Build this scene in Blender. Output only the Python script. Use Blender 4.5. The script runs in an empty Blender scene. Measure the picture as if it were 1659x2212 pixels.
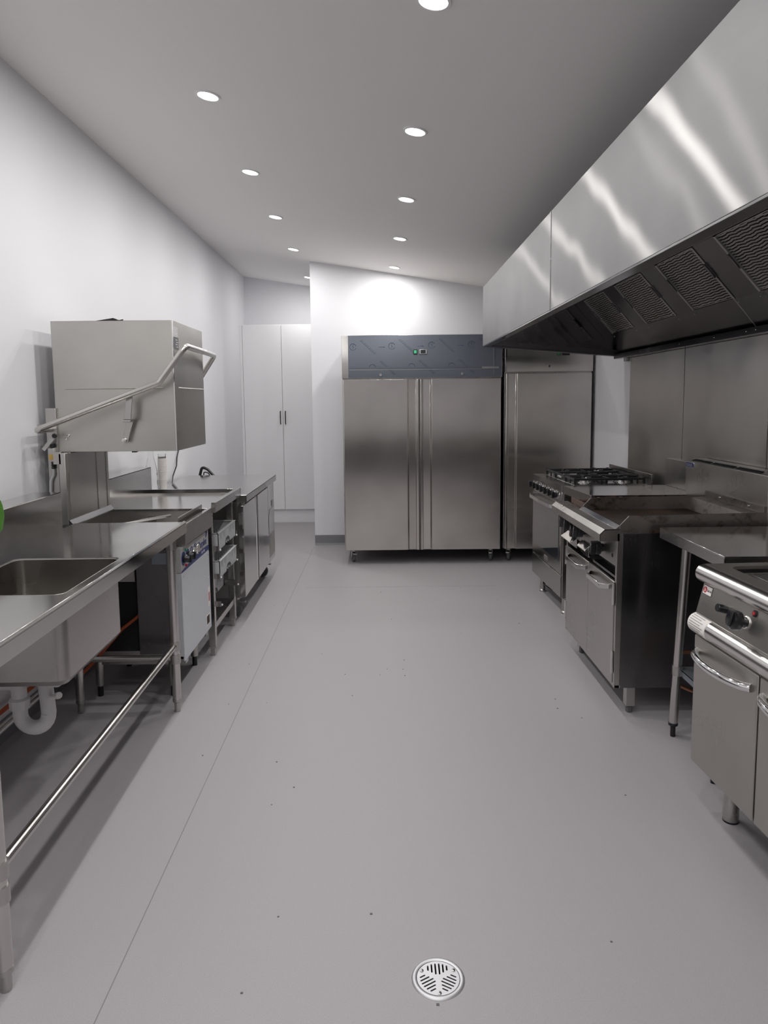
import bpy, bmesh, math, random
from mathutils import Vector, Matrix
random.seed(7)
S = bpy.context.scene
COL = S.collection
PI = math.pi

# ---------------------------------------------------------------- camera
def make_camera():
    cd = bpy.data.cameras.new('camera'); o = bpy.data.objects.new('camera', cd); COL.objects.link(o)
    y, p, r = 0.0025, 0.1058, 0.0101
    right = Vector((math.cos(y), -math.sin(y), 0)); fw0 = Vector((math.sin(y), math.cos(y), 0)); up0 = Vector((0, 0, 1))
    d = fw0*math.cos(p) - up0*math.sin(p); u = up0*math.cos(p) + fw0*math.sin(p)
    r2 = right*math.cos(r) - u*math.sin(r); u2 = right*math.sin(r) + u*math.cos(r)
    m = Matrix((r2, u2, -d)).transposed().to_4x4(); m.translation = Vector((0, 0, 1.475))
    o.matrix_world = m
    cd.sensor_fit = 'VERTICAL'; cd.sensor_height = 24; cd.sensor_width = 18
    cd.lens = 1540*24/2212; cd.shift_y = -76.85/2212; cd.clip_start = .02; cd.clip_end = 60
    S.camera = o
make_camera()

# ---------------------------------------------------------------- world, exposure
W = bpy.data.worlds.new('world'); S.world = W; W.use_nodes = True
W.node_tree.nodes['Background'].inputs[0].default_value = (.75, .8, 1, 1)
W.node_tree.nodes['Background'].inputs[1].default_value = .02
S.view_settings.view_transform = 'Standard'; S.view_settings.look = 'None'
S.view_settings.gamma = 1; S.view_settings.use_curve_mapping = False
S.view_settings.exposure = 0.0
S.cycles.max_bounces = 14; S.cycles.diffuse_bounces = 8; S.cycles.glossy_bounces = 8
S.cycles.transmission_bounces = 8; S.cycles.caustics_reflective = True; S.cycles.blur_glossy = .6
LAMP_W = 7.1            # light given by each downlight, watts of radiant power
LAMP_SPREAD = 178       # beam of the recessed fittings, degrees

# ---------------------------------------------------------------- materials
def nt(name):
    m = bpy.data.materials.new(name); m.use_nodes = True
    return m, m.node_tree, m.node_tree.nodes['Principled BSDF']
def N(t, typ, **kw):
    n = t.nodes.new(typ)
    for k, v in kw.items():
        if k.startswith('i_'): n.inputs[k[2:]].default_value = v
        else: setattr(n, k, v)
    return n
def coords(t, scale=(1, 1, 1)):
    g = N(t, 'ShaderNodeNewGeometry'); m = N(t, 'ShaderNodeMapping'); m.inputs['Scale'].default_value = scale
    t.links.new(g.outputs['Position'], m.inputs['Vector']); return m.outputs[0]
def ramp(t, src, a, b, lo, hi):
    n = N(t, 'ShaderNodeMapRange'); n.inputs[1].default_value = a; n.inputs[2].default_value = b
    n.inputs[3].default_value = lo; n.inputs[4].default_value = hi
    t.links.new(src, n.inputs[0]); return n.outputs[0]
def paint(name, col, rough=.5, spec=.5, bump=0, bscale=300, speck=0, metal=0, coat=0):
    m, t, b = nt(name)
    b.inputs['Base Color'].default_value = (*col, 1); b.inputs['Roughness'].default_value = rough
    b.inputs['Specular IOR Level'].default_value = spec; b.inputs['Metallic'].default_value = metal
    b.inputs['Coat Weight'].default_value = coat
    v = coords(t); n = N(t, 'ShaderNodeTexNoise', i_Scale=bscale, i_Detail=3.0); t.links.new(v, n.inputs['Vector'])
    if bump:
        bp = N(t, 'ShaderNodeBump', i_Strength=bump, i_Distance=.001)
        t.links.new(n.outputs[0], bp.inputs['Height']); t.links.new(bp.outputs[0], b.inputs['Normal'])
    k = speck or .02
    mx = N(t, 'ShaderNodeMix', data_type='RGBA', blend_type='MULTIPLY'); mx.inputs[0].default_value = 1
    mx.inputs[6].default_value = (*col, 1)
    t.links.new(ramp(t, n.outputs[0], .3, .7, 1-k, 1+k), mx.inputs[7]); t.links.new(mx.outputs[2], b.inputs['Base Color'])
    return m
def steel(name, col=(.50, .485, .47), rough=.24, aniso=0, tangent=None, grain=None, smear=.08, bump=0, warp=0, wscale=2.5, stain=0):
    """brushed stainless: grain = mapping scale (small along the brush lines); warp = slow ripple of the sheet"""
    m, t, b = nt(name)
    b.inputs['Metallic'].default_value = 1
    g = grain or (60, 60, 60)
    fine = N(t, 'ShaderNodeTexNoise', i_Scale=1.0, i_Detail=4.0); t.links.new(coords(t, g), fine.inputs['Vector'])
    big = N(t, 'ShaderNodeTexNoise', i_Scale=3.0, i_Detail=2.5, i_Roughness=.45); t.links.new(coords(t), big.inputs['Vector'])
    ad = N(t, 'ShaderNodeMath', operation='ADD'); t.links.new(ramp(t, fine.outputs[0], .3, .7, -.008, .008), ad.inputs[0])
    t.links.new(ramp(t, big.outputs[0], .35, .7, rough-smear*.5, rough+smear), ad.inputs[1])
    t.links.new(ad.outputs[0], b.inputs['Roughness'])
    mx = N(t, 'ShaderNodeMix', data_type='RGBA', blend_type='MULTIPLY'); mx.inputs[0].default_value = 1
    mx.inputs[6].default_value = (*col, 1)
    t.links.new(ramp(t, big.outputs[0], .3, .7, .88, 1.05), mx.inputs[7])
    out = mx.outputs[2]
    if stain:
        s = N(t, 'ShaderNodeTexNoise', i_Scale=9.0, i_Detail=8.0, i_Roughness=.7); t.links.new(coords(t, (1, 1, 1.6)), s.inputs['Vector'])
        m2 = N(t, 'ShaderNodeMix', data_type='RGBA'); t.links.new(ramp(t, s.outputs[0], .52, .68, 0, stain), m2.inputs[0])
        t.links.new(out, m2.inputs[6]); m2.inputs[7].default_value = (.045, .028, .018, 1); out = m2.outputs[2]
    t.links.new(out, b.inputs['Base Color'])
    nrm = None
    if bump:
        bp = N(t, 'ShaderNodeBump', i_Strength=bump, i_Distance=.0006); t.links.new(fine.outputs[0], bp.inputs['Height']); nrm = bp
    if warp:
        wn = N(t, 'ShaderNodeTexNoise', i_Scale=wscale, i_Detail=1.0); t.links.new(coords(t), wn.inputs['Vector'])
        b2 = N(t, 'ShaderNodeBump', i_Strength=1.0, i_Distance=warp); t.links.new(wn.outputs[0], b2.inputs['Height'])
        if nrm: t.links.new(nrm.outputs[0], b2.inputs['Normal'])
        nrm = b2
    if nrm: t.links.new(nrm.outputs[0], b.inputs['Normal'])
    if aniso:
        b.inputs['Anisotropic'].default_value = aniso
        c = N(t, 'ShaderNodeCombineXYZ'); v = Vector(tangent).normalized()
        for i in range(3): c.inputs[i].default_value = v[i]
        t.links.new(c.outputs[0], b.inputs['Tangent'])
    return m
def emit(name, col, s):
    m, t, b = nt(name); b.inputs['Base Color'].default_value = (*col, 1)
    b.inputs['Emission Color'].default_value = (*col, 1); b.inputs['Emission Strength'].default_value = s; return m
def glass(name, col=(1, 1, 1), rough=0, ior=1.45, alpha=None):
    m, t, b = nt(name); b.inputs['Base Color'].default_value = (*col, 1); b.inputs['Roughness'].default_value = rough
    b.inputs['Transmission Weight'].default_value = 1; b.inputs['IOR'].default_value = ior; return m

M = {}
M['wall'] = paint('wall_paint', (.735, .735, .76), .55, .3, .12, 260)
M['ceil'] = paint('ceiling_paint', (.79, .775, .77), .7, .2, .1, 260)
M['floor'] = paint('safety_vinyl', (.385, .368, .383), .5, .35, .35, 420, .10)
M['seam'] = paint('weld_seam', (.24, .235, .245), .5, .3)
M['skirt'] = paint('grey_skirting', (.22, .22, .235), .5, .3)
M['white_lam'] = paint('white_laminate', (.84, .84, .85), .35, .4)
M['white_pl'] = paint('white_plastic', (.78, .77, .76), .35, .5)
M['pvc'] = paint('grey_white_pvc', (.62, .61, .61), .35, .5)
M['paper'] = paint('cream_paper', (.82, .79, .76), .7, .2)
M['black'] = paint('black_plastic', (.012, .012, .014), .28, .5)
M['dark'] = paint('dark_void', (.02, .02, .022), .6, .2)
M['rubber'] = paint('grey_rubber', (.13, .13, .135), .55, .3)
M['iron'] = paint('cast_iron', (.02, .02, .022), .38, .5, .2, 200)
M['red'] = paint('red_plastic', (.5, .02, .03), .3, .5)
M['green'] = paint('green_plastic', (.02, .28, .10), .3, .5)
M['greenlit'] = emit('green_lit_switch', (.05, .45, .2), .35)
M['blue'] = paint('blue_print', (.025, .04, .17), .4, .4)
M['film'] = paint('blue_protective_film', (.125, .138, .168), .32, .5, 0, 60, .02, .35)
M['filmprint'] = paint('film_print', (.05, .07, .15), .4, .4)
M['whitefilm'] = paint('pale_blue_film_panel', (.60, .62, .66), .38, .5, 0, 40, .02, .15)
M['silverp'] = paint('silver_control_print', (.50, .49, .49), .35, .5, 0, 40, .02, .3)
M['orange'] = paint('orange_pipe', (.45, .10, .03), .45, .4)
M['copper'] = paint('copper_pipe', (.62, .30, .18), .3, .5, 0, 100, .03, 1)
M['rack'] = paint('grey_rack_plastic', (.46, .47, .48), .45, .4)
M['leaf'] = paint('leaf_green', (.10, .30, .035), .4, .4)
M['leafdark'] = paint('leaf_dark_green', (.03, .10, .015), .5, .4)
M['pot'] = paint('green_ceramic', (.12, .26, .10), .2, .5)
M['galv'] = paint('galvanised_shelf', (.36, .40, .44), .4, .5, 0, 30, .06, .8)
M['oven_glass'] = paint('oven_glass', (.03, .035, .04), .04, .6, 0, 10, .01, 0, 1)
M['glass'] = glass('clear_glass'); M['plastic_clear'] = glass('clear_plastic', (.95, .95, .95), .12, 1.3)
M['gold'] = paint('yellow_label', (.62, .40, .10), .5, .3)
M['rust'] = paint('rusty_iron', (.085, .052, .040), .55, .4, .3, 80, .3)
M['brown'] = paint('brown_grime', (.05, .03, .02), .6, .3, .3, 60, .3)
VB = (9, 9, 140); HB = (140, 4, 140)
M['steel'] = steel('stainless_steel')
M['steel_bright'] = steel('polished_steel', (.72, .71, .70), .12, smear=.05)
M['chrome'] = steel('chrome', (.80, .80, .80), .05, smear=.02, bump=0)
M['steel_dull'] = steel('dull_steel', (.52, .505, .49), .34, smear=.12)
M['tube'] = steel('steel_tube', (.62, .60, .58), .22, grain=(200, 200, 8))
M['bench'] = steel('bench_top_steel', (.58, .57, .56), .13, grain=(160, 5, 160), smear=.06, bump=0, warp=.0006, wscale=3)
M['bowl'] = steel('bowl_steel', (.45, .435, .415), .27, grain=(2, 2, 2), smear=.08)
M['door_x'] = steel('fridge_door_steel', (.62, .595, .565), .20, .9, (1, .02, .0), (4, 4, 160), .012, .0, warp=.0010, wscale=2.2)
M['hoodskin'] = steel('hood_skirt_steel', (.52, .51, .51), .195, 1.0, (0.0, .02, 1), (160, 3, 160), .01, .0, warp=.0045, wscale=2.6)
def streaky(name, col, a_along, a_across, weight, base_rough, warp, wscale):
    # sheet brushed lengthwise: a crisp anisotropic lobe over a soft one
    m = steel(name, col, base_rough, 0, None, (160, 3, 160), .02, 0, warp=warp, wscale=wscale); t = m.node_tree
    b = t.nodes['Principled BSDF']; out = t.nodes['Material Output']
    g = N(t, 'ShaderNodeBsdfAnisotropic', distribution='BECKMANN')
    al = math.sqrt(a_along*a_across); g.inputs['Roughness'].default_value = math.sqrt(al)
    g.inputs['Anisotropy'].default_value = 1-a_along/al
    g.inputs['Color'].default_value = (.86, .85, .83, 1)
    c = N(t, 'ShaderNodeCombineXYZ'); c.inputs[1].default_value = 1; t.links.new(c.outputs[0], g.inputs['Tangent'])
    if b.inputs['Normal'].links: t.links.new(b.inputs['Normal'].links[0].from_socket, g.inputs['Normal'])
    mx = N(t, 'ShaderNodeMixShader'); mx.inputs[0].default_value = weight
    t.links.new(b.outputs[0], mx.inputs[1]); t.links.new(g.outputs[0], mx.inputs[2]); t.links.new(mx.outputs[0], out.inputs['Surface'])
    return m
M['hoodskin'] = streaky('hood_skirt_steel', (.285, .28, .285), .008, .48, .12, .60, .0036, 2.2)
M['hooddark'] = steel('hood_inner_shade_steel', (.17, .165, .17), .22, smear=.06)  # same steel as outside; the hood's dark inner reflections are put into its colour
M['hoodmirror'] = steel('hood_end_steel', (.22, .21, .215), .07, smear=.02, warp=.001)
M['filter'] = steel('filter_mesh_steel', (.42, .41, .40), .42, smear=.1)
M['strip'] = steel('filter_frame_steel', (.50, .49, .48), .35)
M['clad'] = steel('wall_sheet_steel', (.48, .46, .44), .33, .7, (0, .6, .02), (5, 5, 120), .08, .0, warp=.001, wscale=1.6)
M['dwskin'] = steel('dishwasher_steel', (.54, .525, .50), .34, grain=(7, 7, 150), smear=.12, warp=.0008, wscale=2.5)
M['range'] = steel('range_steel', (.50, .485, .465), .30, grain=(90, 90, 6), smear=.06, warp=.0006, wscale=3)
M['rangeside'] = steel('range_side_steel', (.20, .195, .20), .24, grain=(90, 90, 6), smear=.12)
M['griddle'] = steel('seasoned_griddle', (.13, .095, .08), .42, smear=.15, stain=.6)
M['stained'] = steel('stained_steel', (.29, .265, .25), .34, smear=.15, stain=.85)
M['roll'] = steel('rolled_edge_steel', (.72, .70, .68), .20, grain=(150, 5, 150), smear=.05)
M['hotdoor'] = steel('hob_unit_steel', (.48, .465, .44), .30, grain=(120, 120, 5), smear=.08)
M['drain'] = steel('drain_steel', (.62, .62, .64), .50, smear=.1)
M['fascia'] = steel('oven_front_steel', (.42, .41, .395), .22, grain=(120, 4, 120), smear=.06)
M['lamp'] = emit('lamp_diffuser', (1.0, .985, .96), 9.0)
M['trimwhite'] = paint('lamp_trim', (.8, .8, .8), .4, .4)

# ---------------------------------------------------------------- mesh builder
class B:
    def __init__(s): s.v = []; s.f = []
    def add(s, vs, fs):
        k = len(s.v); s.v += [Vector(p) for p in vs]; s.f += [tuple(i+k for i in f) for f in fs]; return s
    def box(s, x0, x1, y0, y1, z0, z1):
        x0, x1 = min(x0, x1), max(x0, x1); y0, y1 = min(y0, y1), max(y0, y1); z0, z1 = min(z0, z1), max(z0, z1)
        vs = [(x, y, z) for z in (z0, z1) for y in (y0, y1) for x in (x0, x1)]
        return s.add(vs, [(0, 2, 3, 1), (4, 5, 7, 6), (0, 1, 5, 4), (2, 6, 7, 3), (0, 4, 6, 2), (1, 3, 7, 5)])
    def prism(s, poly, axis, a, b):
        """poly in the two other axes (x,y,z order kept); extruded along axis"""
        n = len(poly); vs = []
        for t in (a, b):
            for p in poly:
                vs.append({'x': (t, p[0], p[1]), 'y': (p[0], t, p[1]), 'z': (p[0], p[1], t)}[axis])
        fs = [tuple(range(n)), tuple(range(2*n-1, n-1, -1))] + [(i, n+i, n+(i+1) % n, (i+1) % n) for i in range(n)]
        return s.add(vs, fs)
    def tube(s, pts, r, n=14, caps=True):
        pts = [Vector(p) for p in pts]; rr = r if isinstance(r, (list, tuple)) else [r]*len(pts)
        vs = []; fs = []; up = None
        for i, p in enumerate(pts):
            d = (pts[min(i+1, len(pts)-1)] - pts[max(i-1, 0)]).normalized()
            if up is None:
                a = Vector((0, 0, 1)) if abs(d.z) < .9 else Vector((1, 0, 0)); up = (a - d*a.dot(d)).normalized()
            else:
                up = (up - d*up.dot(d)).normalized()
            w = d.cross(up)
            for k in range(n):
                a = 2*PI*k/n; vs.append(p + (up*math.cos(a) + w*math.sin(a))*rr[i])
        for i in range(len(pts)-1):
            for k in range(n):
                fs.append((i*n+k, i*n+(k+1) % n, (i+1)*n+(k+1) % n, (i+1)*n+k))
        if caps: fs += [tuple(range(n-1, -1, -1)), tuple(range((len(pts)-1)*n, len(pts)*n))]
        return s.add(vs, fs)
    def lathe(s, prof, c=(0, 0, 0), n=24, axis='z', cap=True):
        vs = []; fs = []
        for r, z in prof:
            for k in range(n):
                a = 2*PI*k/n; p = (r*math.cos(a), r*math.sin(a), z)
                if axis == 'x': p = (z, p[0], p[1])
                if axis == 'y': p = (p[0], z, p[1])
                vs.append((p[0]+c[0], p[1]+c[1], p[2]+c[2]))
        for i in range(len(prof)-1):
            for k in range(n): fs.append((i*n+k, i*n+(k+1) % n, (i+1)*n+(k+1) % n, (i+1)*n+k))
        if cap and prof[0][0] > 1e-6: fs.append(tuple(range(n-1, -1, -1)))
        if cap and prof[-1][0] > 1e-6: fs.append(tuple(range((len(prof)-1)*n, len(prof)*n)))
        return s.add(vs, fs)
    def rot(s, ang, axis, c):
        m = Matrix.Rotation(ang, 4, axis); c = Vector(c); s.v = [m @ (p-c) + c for p in s.v]; return s
    def build(s, name, mat, parent=None, bevel=0, angle=30):
        off = Vector((0, 0, 0)); r = parent
        while r is not None and r.parent is not None: r = r.parent
        if r is not None: off = Vector(r['origin'])
        me = bpy.data.meshes.new(name); me.from_pydata([tuple(p-off) for p in s.v], [], s.f)
        bm = bmesh.new(); bm.from_mesh(me); bmesh.ops.recalc_face_normals(bm, faces=bm.faces); bm.to_mesh(me); bm.free()
        return link(me, name, mat, parent, bevel, angle)
def link(me, name, mat, parent=None, bevel=0, angle=30):
    me.materials.append(mat if not isinstance(mat, str) else M[mat])
    for p in me.polygons: p.use_smooth = True
    me.set_sharp_from_angle(angle=math.radians(angle))
    o = bpy.data.objects.new(name, me); COL.objects.link(o)
    if parent is not None: o.parent = parent
    if bevel:
        md = o.modifiers.new('edge', 'BEVEL'); md.width = bevel; md.segments = 2; md.limit_method = 'ANGLE'
        md.angle_limit = math.radians(40)
    return o
def off_of(parent):
    r = parent
    while r is not None and r.parent is not None: r = r.parent
    return Vector(r['origin']) if r is not None else Vector((0, 0, 0))
def arc(c, r, a0, a1, n=8): return [(c[0]+r*math.cos(a0+(a1-a0)*i/n), c[1]+r*math.sin(a0+(a1-a0)*i/n)) for i in range(n+1)]
def rrect(x0, x1, y0, y1, r, n=5):
    p = []
    for cx, cy, a in ((x1-r, y1-r, 0), (x0+r, y1-r, PI/2), (x0+r, y0+r, PI), (x1-r, y0+r, 3*PI/2)): p += arc((cx, cy), r, a, a+PI/2, n)
    return p
def bend(pts, r, n=6):
    """round the corners of a polyline"""
    P = [Vector(p) for p in pts]; out = [P[0]]
    for i in range(1, len(P)-1):
        a, b, c = P[i-1], P[i], P[i+1]; u = (a-b).normalized(); w = (c-b).normalized()
        ang = u.angle(w); t = min(r/math.tan(ang/2), (a-b).length*.49, (c-b).length*.49)
        p0 = b+u*t; p1 = b+w*t
        for k in range(n+1):
            s = k/n; out.append(p0*(1-s)**2 + b*2*s*(1-s) + p1*s*s)
    out.append(P[-1]); return out
def plate(outer, holes, z0, th, name, mat, parent=None, xf=None):
    """flat sheet in xy with holes, thickness th above z0"""
    cu = bpy.data.curves.new('t', 'CURVE'); cu.dimensions = '2D'; cu.fill_mode = 'BOTH'; cu.extrude = th/2
    for loop in [outer]+holes:
        sp = cu.splines.new('POLY'); sp.points.add(len(loop)-1)
        for i, p in enumerate(loop): sp.points[i].co = (p[0], p[1], 0, 1)
        sp.use_cyclic_u = True
    o = bpy.data.objects.new('t', cu); COL.objects.link(o); dg = bpy.context.evaluated_depsgraph_get()
    me = bpy.data.meshes.new_from_object(o.evaluated_get(dg)); bpy.data.objects.remove(o); bpy.data.curves.remove(cu)
    off = off_of(parent)
    for v in me.vertices:
        c = Vector((v.co.x, v.co.y, v.co.z + z0 + th/2))
        if xf: c = xf @ c
        v.co = c - off
    bm = bmesh.new(); bm.from_mesh(me); bmesh.ops.remove_doubles(bm, verts=bm.verts, dist=1e-6)
    bmesh.ops.recalc_face_normals(bm, faces=bm.faces); bm.to_mesh(me); bm.free()
    me.materials.clear(); me.name = name
    return link(me, name, mat, parent)
def text(body, size, xf, name, mat, parent, ext=.0004, shear=0, sx=1, align='LEFT'):
    cu = bpy.data.curves.new('t', 'FONT'); cu.body = body; cu.size = size; cu.extrude = ext; cu.shear = shear; cu.align_x = align
    o = bpy.data.objects.new('t', cu); COL.objects.link(o); dg = bpy.context.evaluated_depsgraph_get()
    me = bpy.data.meshes.new_from_object(o.evaluated_get(dg)); bpy.data.objects.remove(o); bpy.data.curves.remove(cu)
    off = off_of(parent)
    for v in me.vertices: v.co = (xf @ Vector((v.co.x*sx, v.co.y, v.co.z))) - off
    me.materials.clear(); me.name = name
    return link(me, name, mat, parent)
def frame(o, ex, ey, ez=None):
    ex = Vector(ex).normalized(); ey = Vector(ey).normalized(); ez = ex.cross(ey)
    m = Matrix((ex, ey, ez)).transposed().to_4x4(); m.translation = Vector(o); return m
def thing(name, label, cat, loc=(0, 0, 0), rz=0, group=None):
    o = bpy.data.objects.new(name, None); COL.objects.link(o); o.location = loc; o.rotation_euler = (0, 0, rz)
    o.empty_display_size = .05
    o['origin'] = tuple(loc); o['label'] = label; o['category'] = cat
    if group: o['group'] = group
    return o
def tag(o, label, cat, group=None):
    o['label'] = label; o['category'] = cat
    if group: o['group'] = group
    return o
def struct(o): o['kind'] = 'structure'; o['origin'] = (0, 0, 0); return o
def L(o, label): o['label'] = label; return o

# ---------------------------------------------------------------- room shell
WL, WR, YN, YF, YP = -1.68, 1.89, -2.6, 9.0, 7.27
def cz(x): return 2.753 - .155*x
DR = (.130, 1.681)
fl = plate([(WL-.1, YN-.1), (WR+.3, YN-.1), (WR+.3, YF+.1), (WL-.1, YF+.1)],
           [[(DR[0]+.062*math.cos(a*PI/24), DR[1]+.062*math.sin(a*PI/24)) for a in range(48)]], -.06, .06, 'floor', 'floor')
struct(fl)
B().box(-.7045, -.7015, YN, 7.16, -.002, .0004).build('weld_seam', 'seam', fl)
B().box(-.62, .9, 5.555, 5.558, -.002, .0003).build('weld_seam', 'seam', fl)
B().prism([(WL-.12, cz(WL-.12)), (WR+.3, cz(WR+.3)), (WR+.3, cz(WR+.3)+.12), (WL-.12, cz(WL-.12)+.12)], 'y', YN-.1, YF+.1).build('ceiling', 'ceil'); struct(bpy.data.objects['ceiling'])
struct(B().box(WL-.12, WL, YN-.1, YF+.1, 0, cz(WL)+.02).build('wall_left', 'wall'))
struct(B().box(WR, WR+.12, YN-.1, YF+.1, 0, cz(WR)+.06).build('wall_right', 'wall'))
struct(B().prism([(WL-.1, 0), (WR+.1, 0), (WR+.1, cz(WR+.1)+.01), (WL-.1, cz(WL-.1)+.01)], 'y', YF, YF+.12).build('wall_far', 'wall'))
struct(B().prism([(WL-.1, 0), (WR+.1, 0), (WR+.1, cz(WR+.1)+.01), (WL-.1, cz(WL-.1)+.01)], 'y', YN-.12, YN).build('wall_near', 'wall'))
struct(B().prism([(-.70, 0), (WR, 0), (WR, cz(WR)+.005), (-.70, cz(-.70)+.005)], 'y', YP, YP+.13).build('wall_partition', 'wall'))
struct(B().prism([(YP-.004, .0), (YP, .0), (YP, .10), (YP-.006, .10), (YP-.006, .018), (YP-.03, .0)], 'x', -.70, -.33).build('baseboard_partition', 'skirt'))
struct(B().box(WL, WL+.006, YN, YF, 0, .10).build('baseboard_left', 'skirt'))
struct(B().box(WR-.006, WR, YN, YP, 0, .10).build('baseboard_right', 'skirt'))
# ---------------------------------------------------------------- downlights
def downlight(x, y, label):
    z = cz(x); t = thing('ceiling_downlight', label, 'downlight', (x, y, z), 0, 'round ceiling downlights')
    tilt = math.atan(.155)
    a = B().lathe([(.046, -.001), (.047, -.006), (.056, -.005), (.058, 0)], (x, y, z), 32, 'z', False).rot(tilt, 'Y', (x, y, z))
    a.build('trim_ring', 'trimwhite', t)
    b = B().lathe([(0, -.0045), (.046, -.0045), (.046, -.0035), (0, -.0035)], (x, y, z), 32).rot(tilt, 'Y', (x, y, z))
    b.build('diffuser', 'lamp', t)
    ld = bpy.data.lights.new('lamp_light', 'AREA'); ld.shape = 'DISK'; ld.size = .088; ld.energy = LAMP_W; ld.color = (1.0, .985, .965)
    ld.spread = math.radians(LAMP_SPREAD); lo = bpy.data.objects.new('lamp_light', ld); COL.objects.link(lo); lo.parent = t
    lo.location = (0, 0, -.0065); lo.rotation_euler = (0, tilt, 0)
words_ = ['nearest', 'second', 'third', 'fourth', 'fifth']
for i, (x, y) in enumerate([(-.780, 3.434), (-.787, 4.533), (-.792, 5.605), (-.799, 6.775), (-.815, 8.30)]):
    downlight(x, y, ['white round downlight at upper left, nearest one seen of the left row', 'white round downlight, second one seen of the left row', 'white round downlight, third one seen of the left row',
                     'white round downlight, fourth of the left row, just before the partition', 'small white downlight half hidden behind the partition corner'][i])
for i, (x, y) in enumerate([(.177, 2.385), (.171, 3.482), (.169, 4.613), (.157, 5.708), (.135, 6.922)]):
    downlight(x, y, ['white round downlight cut off by the top edge of the picture', 'white round downlight, second of the right row, upper centre', 'white round downlight, third of the right row',
                     'white round downlight, fourth of the right row', 'white round downlight right in front of the partition wall'][i])
for i, y in enumerate([2.3, 1.2, .1, -1.0]):
    downlight(-.78, y, 'left row downlight overhead and behind the camera, number %s back' % ['one', 'two', 'three', 'four'][i])
    if i: downlight(.177, y, 'right row downlight overhead and behind the camera, number %s back' % ['one', 'one', 'two', 'three'][i])

# ---------------------------------------------------------------- tall white cabinet
t = thing('tall_cabinet', 'tall white two-door cupboard in the far left corner past the partition', 'cupboard', (-1.1, 8.62, 0))
B().box(-1.679, .28, 8.64, 8.98, .165, 2.39).build('carcass', 'white_lam', t)
B().box(-1.679, -1.652, 8.615, 8.64, .165, 2.39).build('filler_strip', 'white_lam', t)
B().box(-1.679, .28, 8.66, 8.70, 0, .165).build('plinth', 'white_lam', t)
for x0, x1, hx in ((-1.649, -1.190, -1.215), (-1.185, -.60, -1.155), (-.595, .0, -.57)):
    d = B().box(x0, x1, 8.618, 8.638, .168, 2.385).build('door', 'white_lam', t, .0015)
    B().tube(bend([(hx, 8.618, 1.36), (hx, 8.59, 1.36), (hx, 8.59, 1.21), (hx, 8.618, 1.21)], .01, 3), .006, 8).build('handle', 'black', d)
# ---------------------------------------------------------------- upright fridges
def castor(x, y, t, z=.13, r=.045, ang=0, brake=True):
    """swivel castor under z, wheel on the floor"""
    b = B()
    b.box(x-.03, x+.03, y-.03, y+.03, z-.012, z); b.lathe([(.02, z-.03), (.02, z-.012)], (x, y, 0), 12)
    for s in (-1, 1): b.prism([(-.022, z-.03), (.022, z-.03), (.034, r+.008), (.02, r-.012), (.004, r+.008)], 'x', s*.016-.002, s*.016+.002)
    for i in range(len(b.v)-20, len(b.v)): b.v[i] = b.v[i] + Vector((x, y, 0))
    if brake: b.box(x-.014, x+.014, y-.06, y-.024, z-.05, z-.04)
    b.rot(ang, 'Z', (x, y, 0)); c = b.build('castor', 'steel_dull', t)
    w = B().lathe([(.0, -.011), (.016, -.013), (.018, -.009), (r*.72, -.009), (r*.76, -.013), (r-.004, -.013), (r, -.008), (r, .008), (r-.004, .013), (r*.76, .013), (r*.72, .009), (.018, .009), (.016, .013), (0, .013)], (x, y+.018, r), 24, 'x')
    w.rot(ang, 'Z', (x, y, 0)); w.build('wheel', 'rubber', c)
def lock(x, z, t, y=6.333):
    k = B().lathe([(0, 0), (.011, 0), (.013, .004), (.013, .01), (0, .012)], (x, y-.004, z), 16, 'y').build('lock', 'chrome', t)
    B().box(x-.0015, x+.0015, y-.008, y, z-.005, z+.005).build('keyhole', 'dark', k)
def fridge_door(x0, x1, z0, z1, side, t, y=6.35):
    """side=+1: the vertical grip is at the right edge, -1 at the left. Grip: a step down, a slanted flat, then a bar."""
    e = x1 if side > 0 else x0; s = side
    p = [(e-s*.105, y-.026), (e-s*.092, y-.010), (e-s*.030, y-.008), (e-s*.026, y-.028), (e-s*.008, y-.030), (e-s*.002, y-.024), (e-s*.002, y+.02)]
    far = x0+.003 if side > 0 else x1-.003
    q = [(far, y+.02), (far, y-.022), (far+s*.004, y-.026)]
    d = B().prism(p+q, 'z', z0, z1).build('door', 'door_x', t, .0012)
    return d
t = thing('double_door_fridge', 'wide two-door stainless upright fridge with blue film on its header', 'fridge', (.36, 6.7, 0))
B().box(-.345, 1.065, 6.375, 7.16, .13, 2.04).build('body', 'steel', t, .003)
fridge_door(-.340, .332, .135, 1.660, 1, t); fridge_door(.338, 1.060, .135, 1.660, -1, t)
B().box(.325, .345, 6.348, 6.372, .135, 1.66).build('door_gasket', 'rubber', t)
h = B().prism([(6.325, 1.672), (6.375, 1.672), (6.375, 2.046), (6.338, 2.046), (6.330, 1.96), (6.322, 1.74)], 'x', -.345, 1.065).build('header_panel', 'steel', t, .002)
fm = B().prism([(6.3235, 1.676), (6.326, 1.676), (6.331, 1.95), (6.339, 2.044), (6.3375, 2.044), (6.3285, 1.95), (6.3205, 1.74)], 'x', -.288, 1.060).build('film_sheet', 'film', h); L(fm, 'blue grey protective film')
def onface(z):   # y of the film face at z
    return 6.3205 + (z-1.74)*(.008/.21) if z < 1.95 else 6.3285 + (z-1.95)*(.009/.094)
pr = B()
def ring(bb, x, z, r, n=22, a0=.35, a1=5.9, w=.0016):
    pts = [(x+r*math.cos(a0+(a1-a0)*i/n), onface(z)-.0008, z+r*math.sin(a0+(a1-a0)*i/n)) for i in range(n+1)]
    bb.tube(pts, w, 4)
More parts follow.
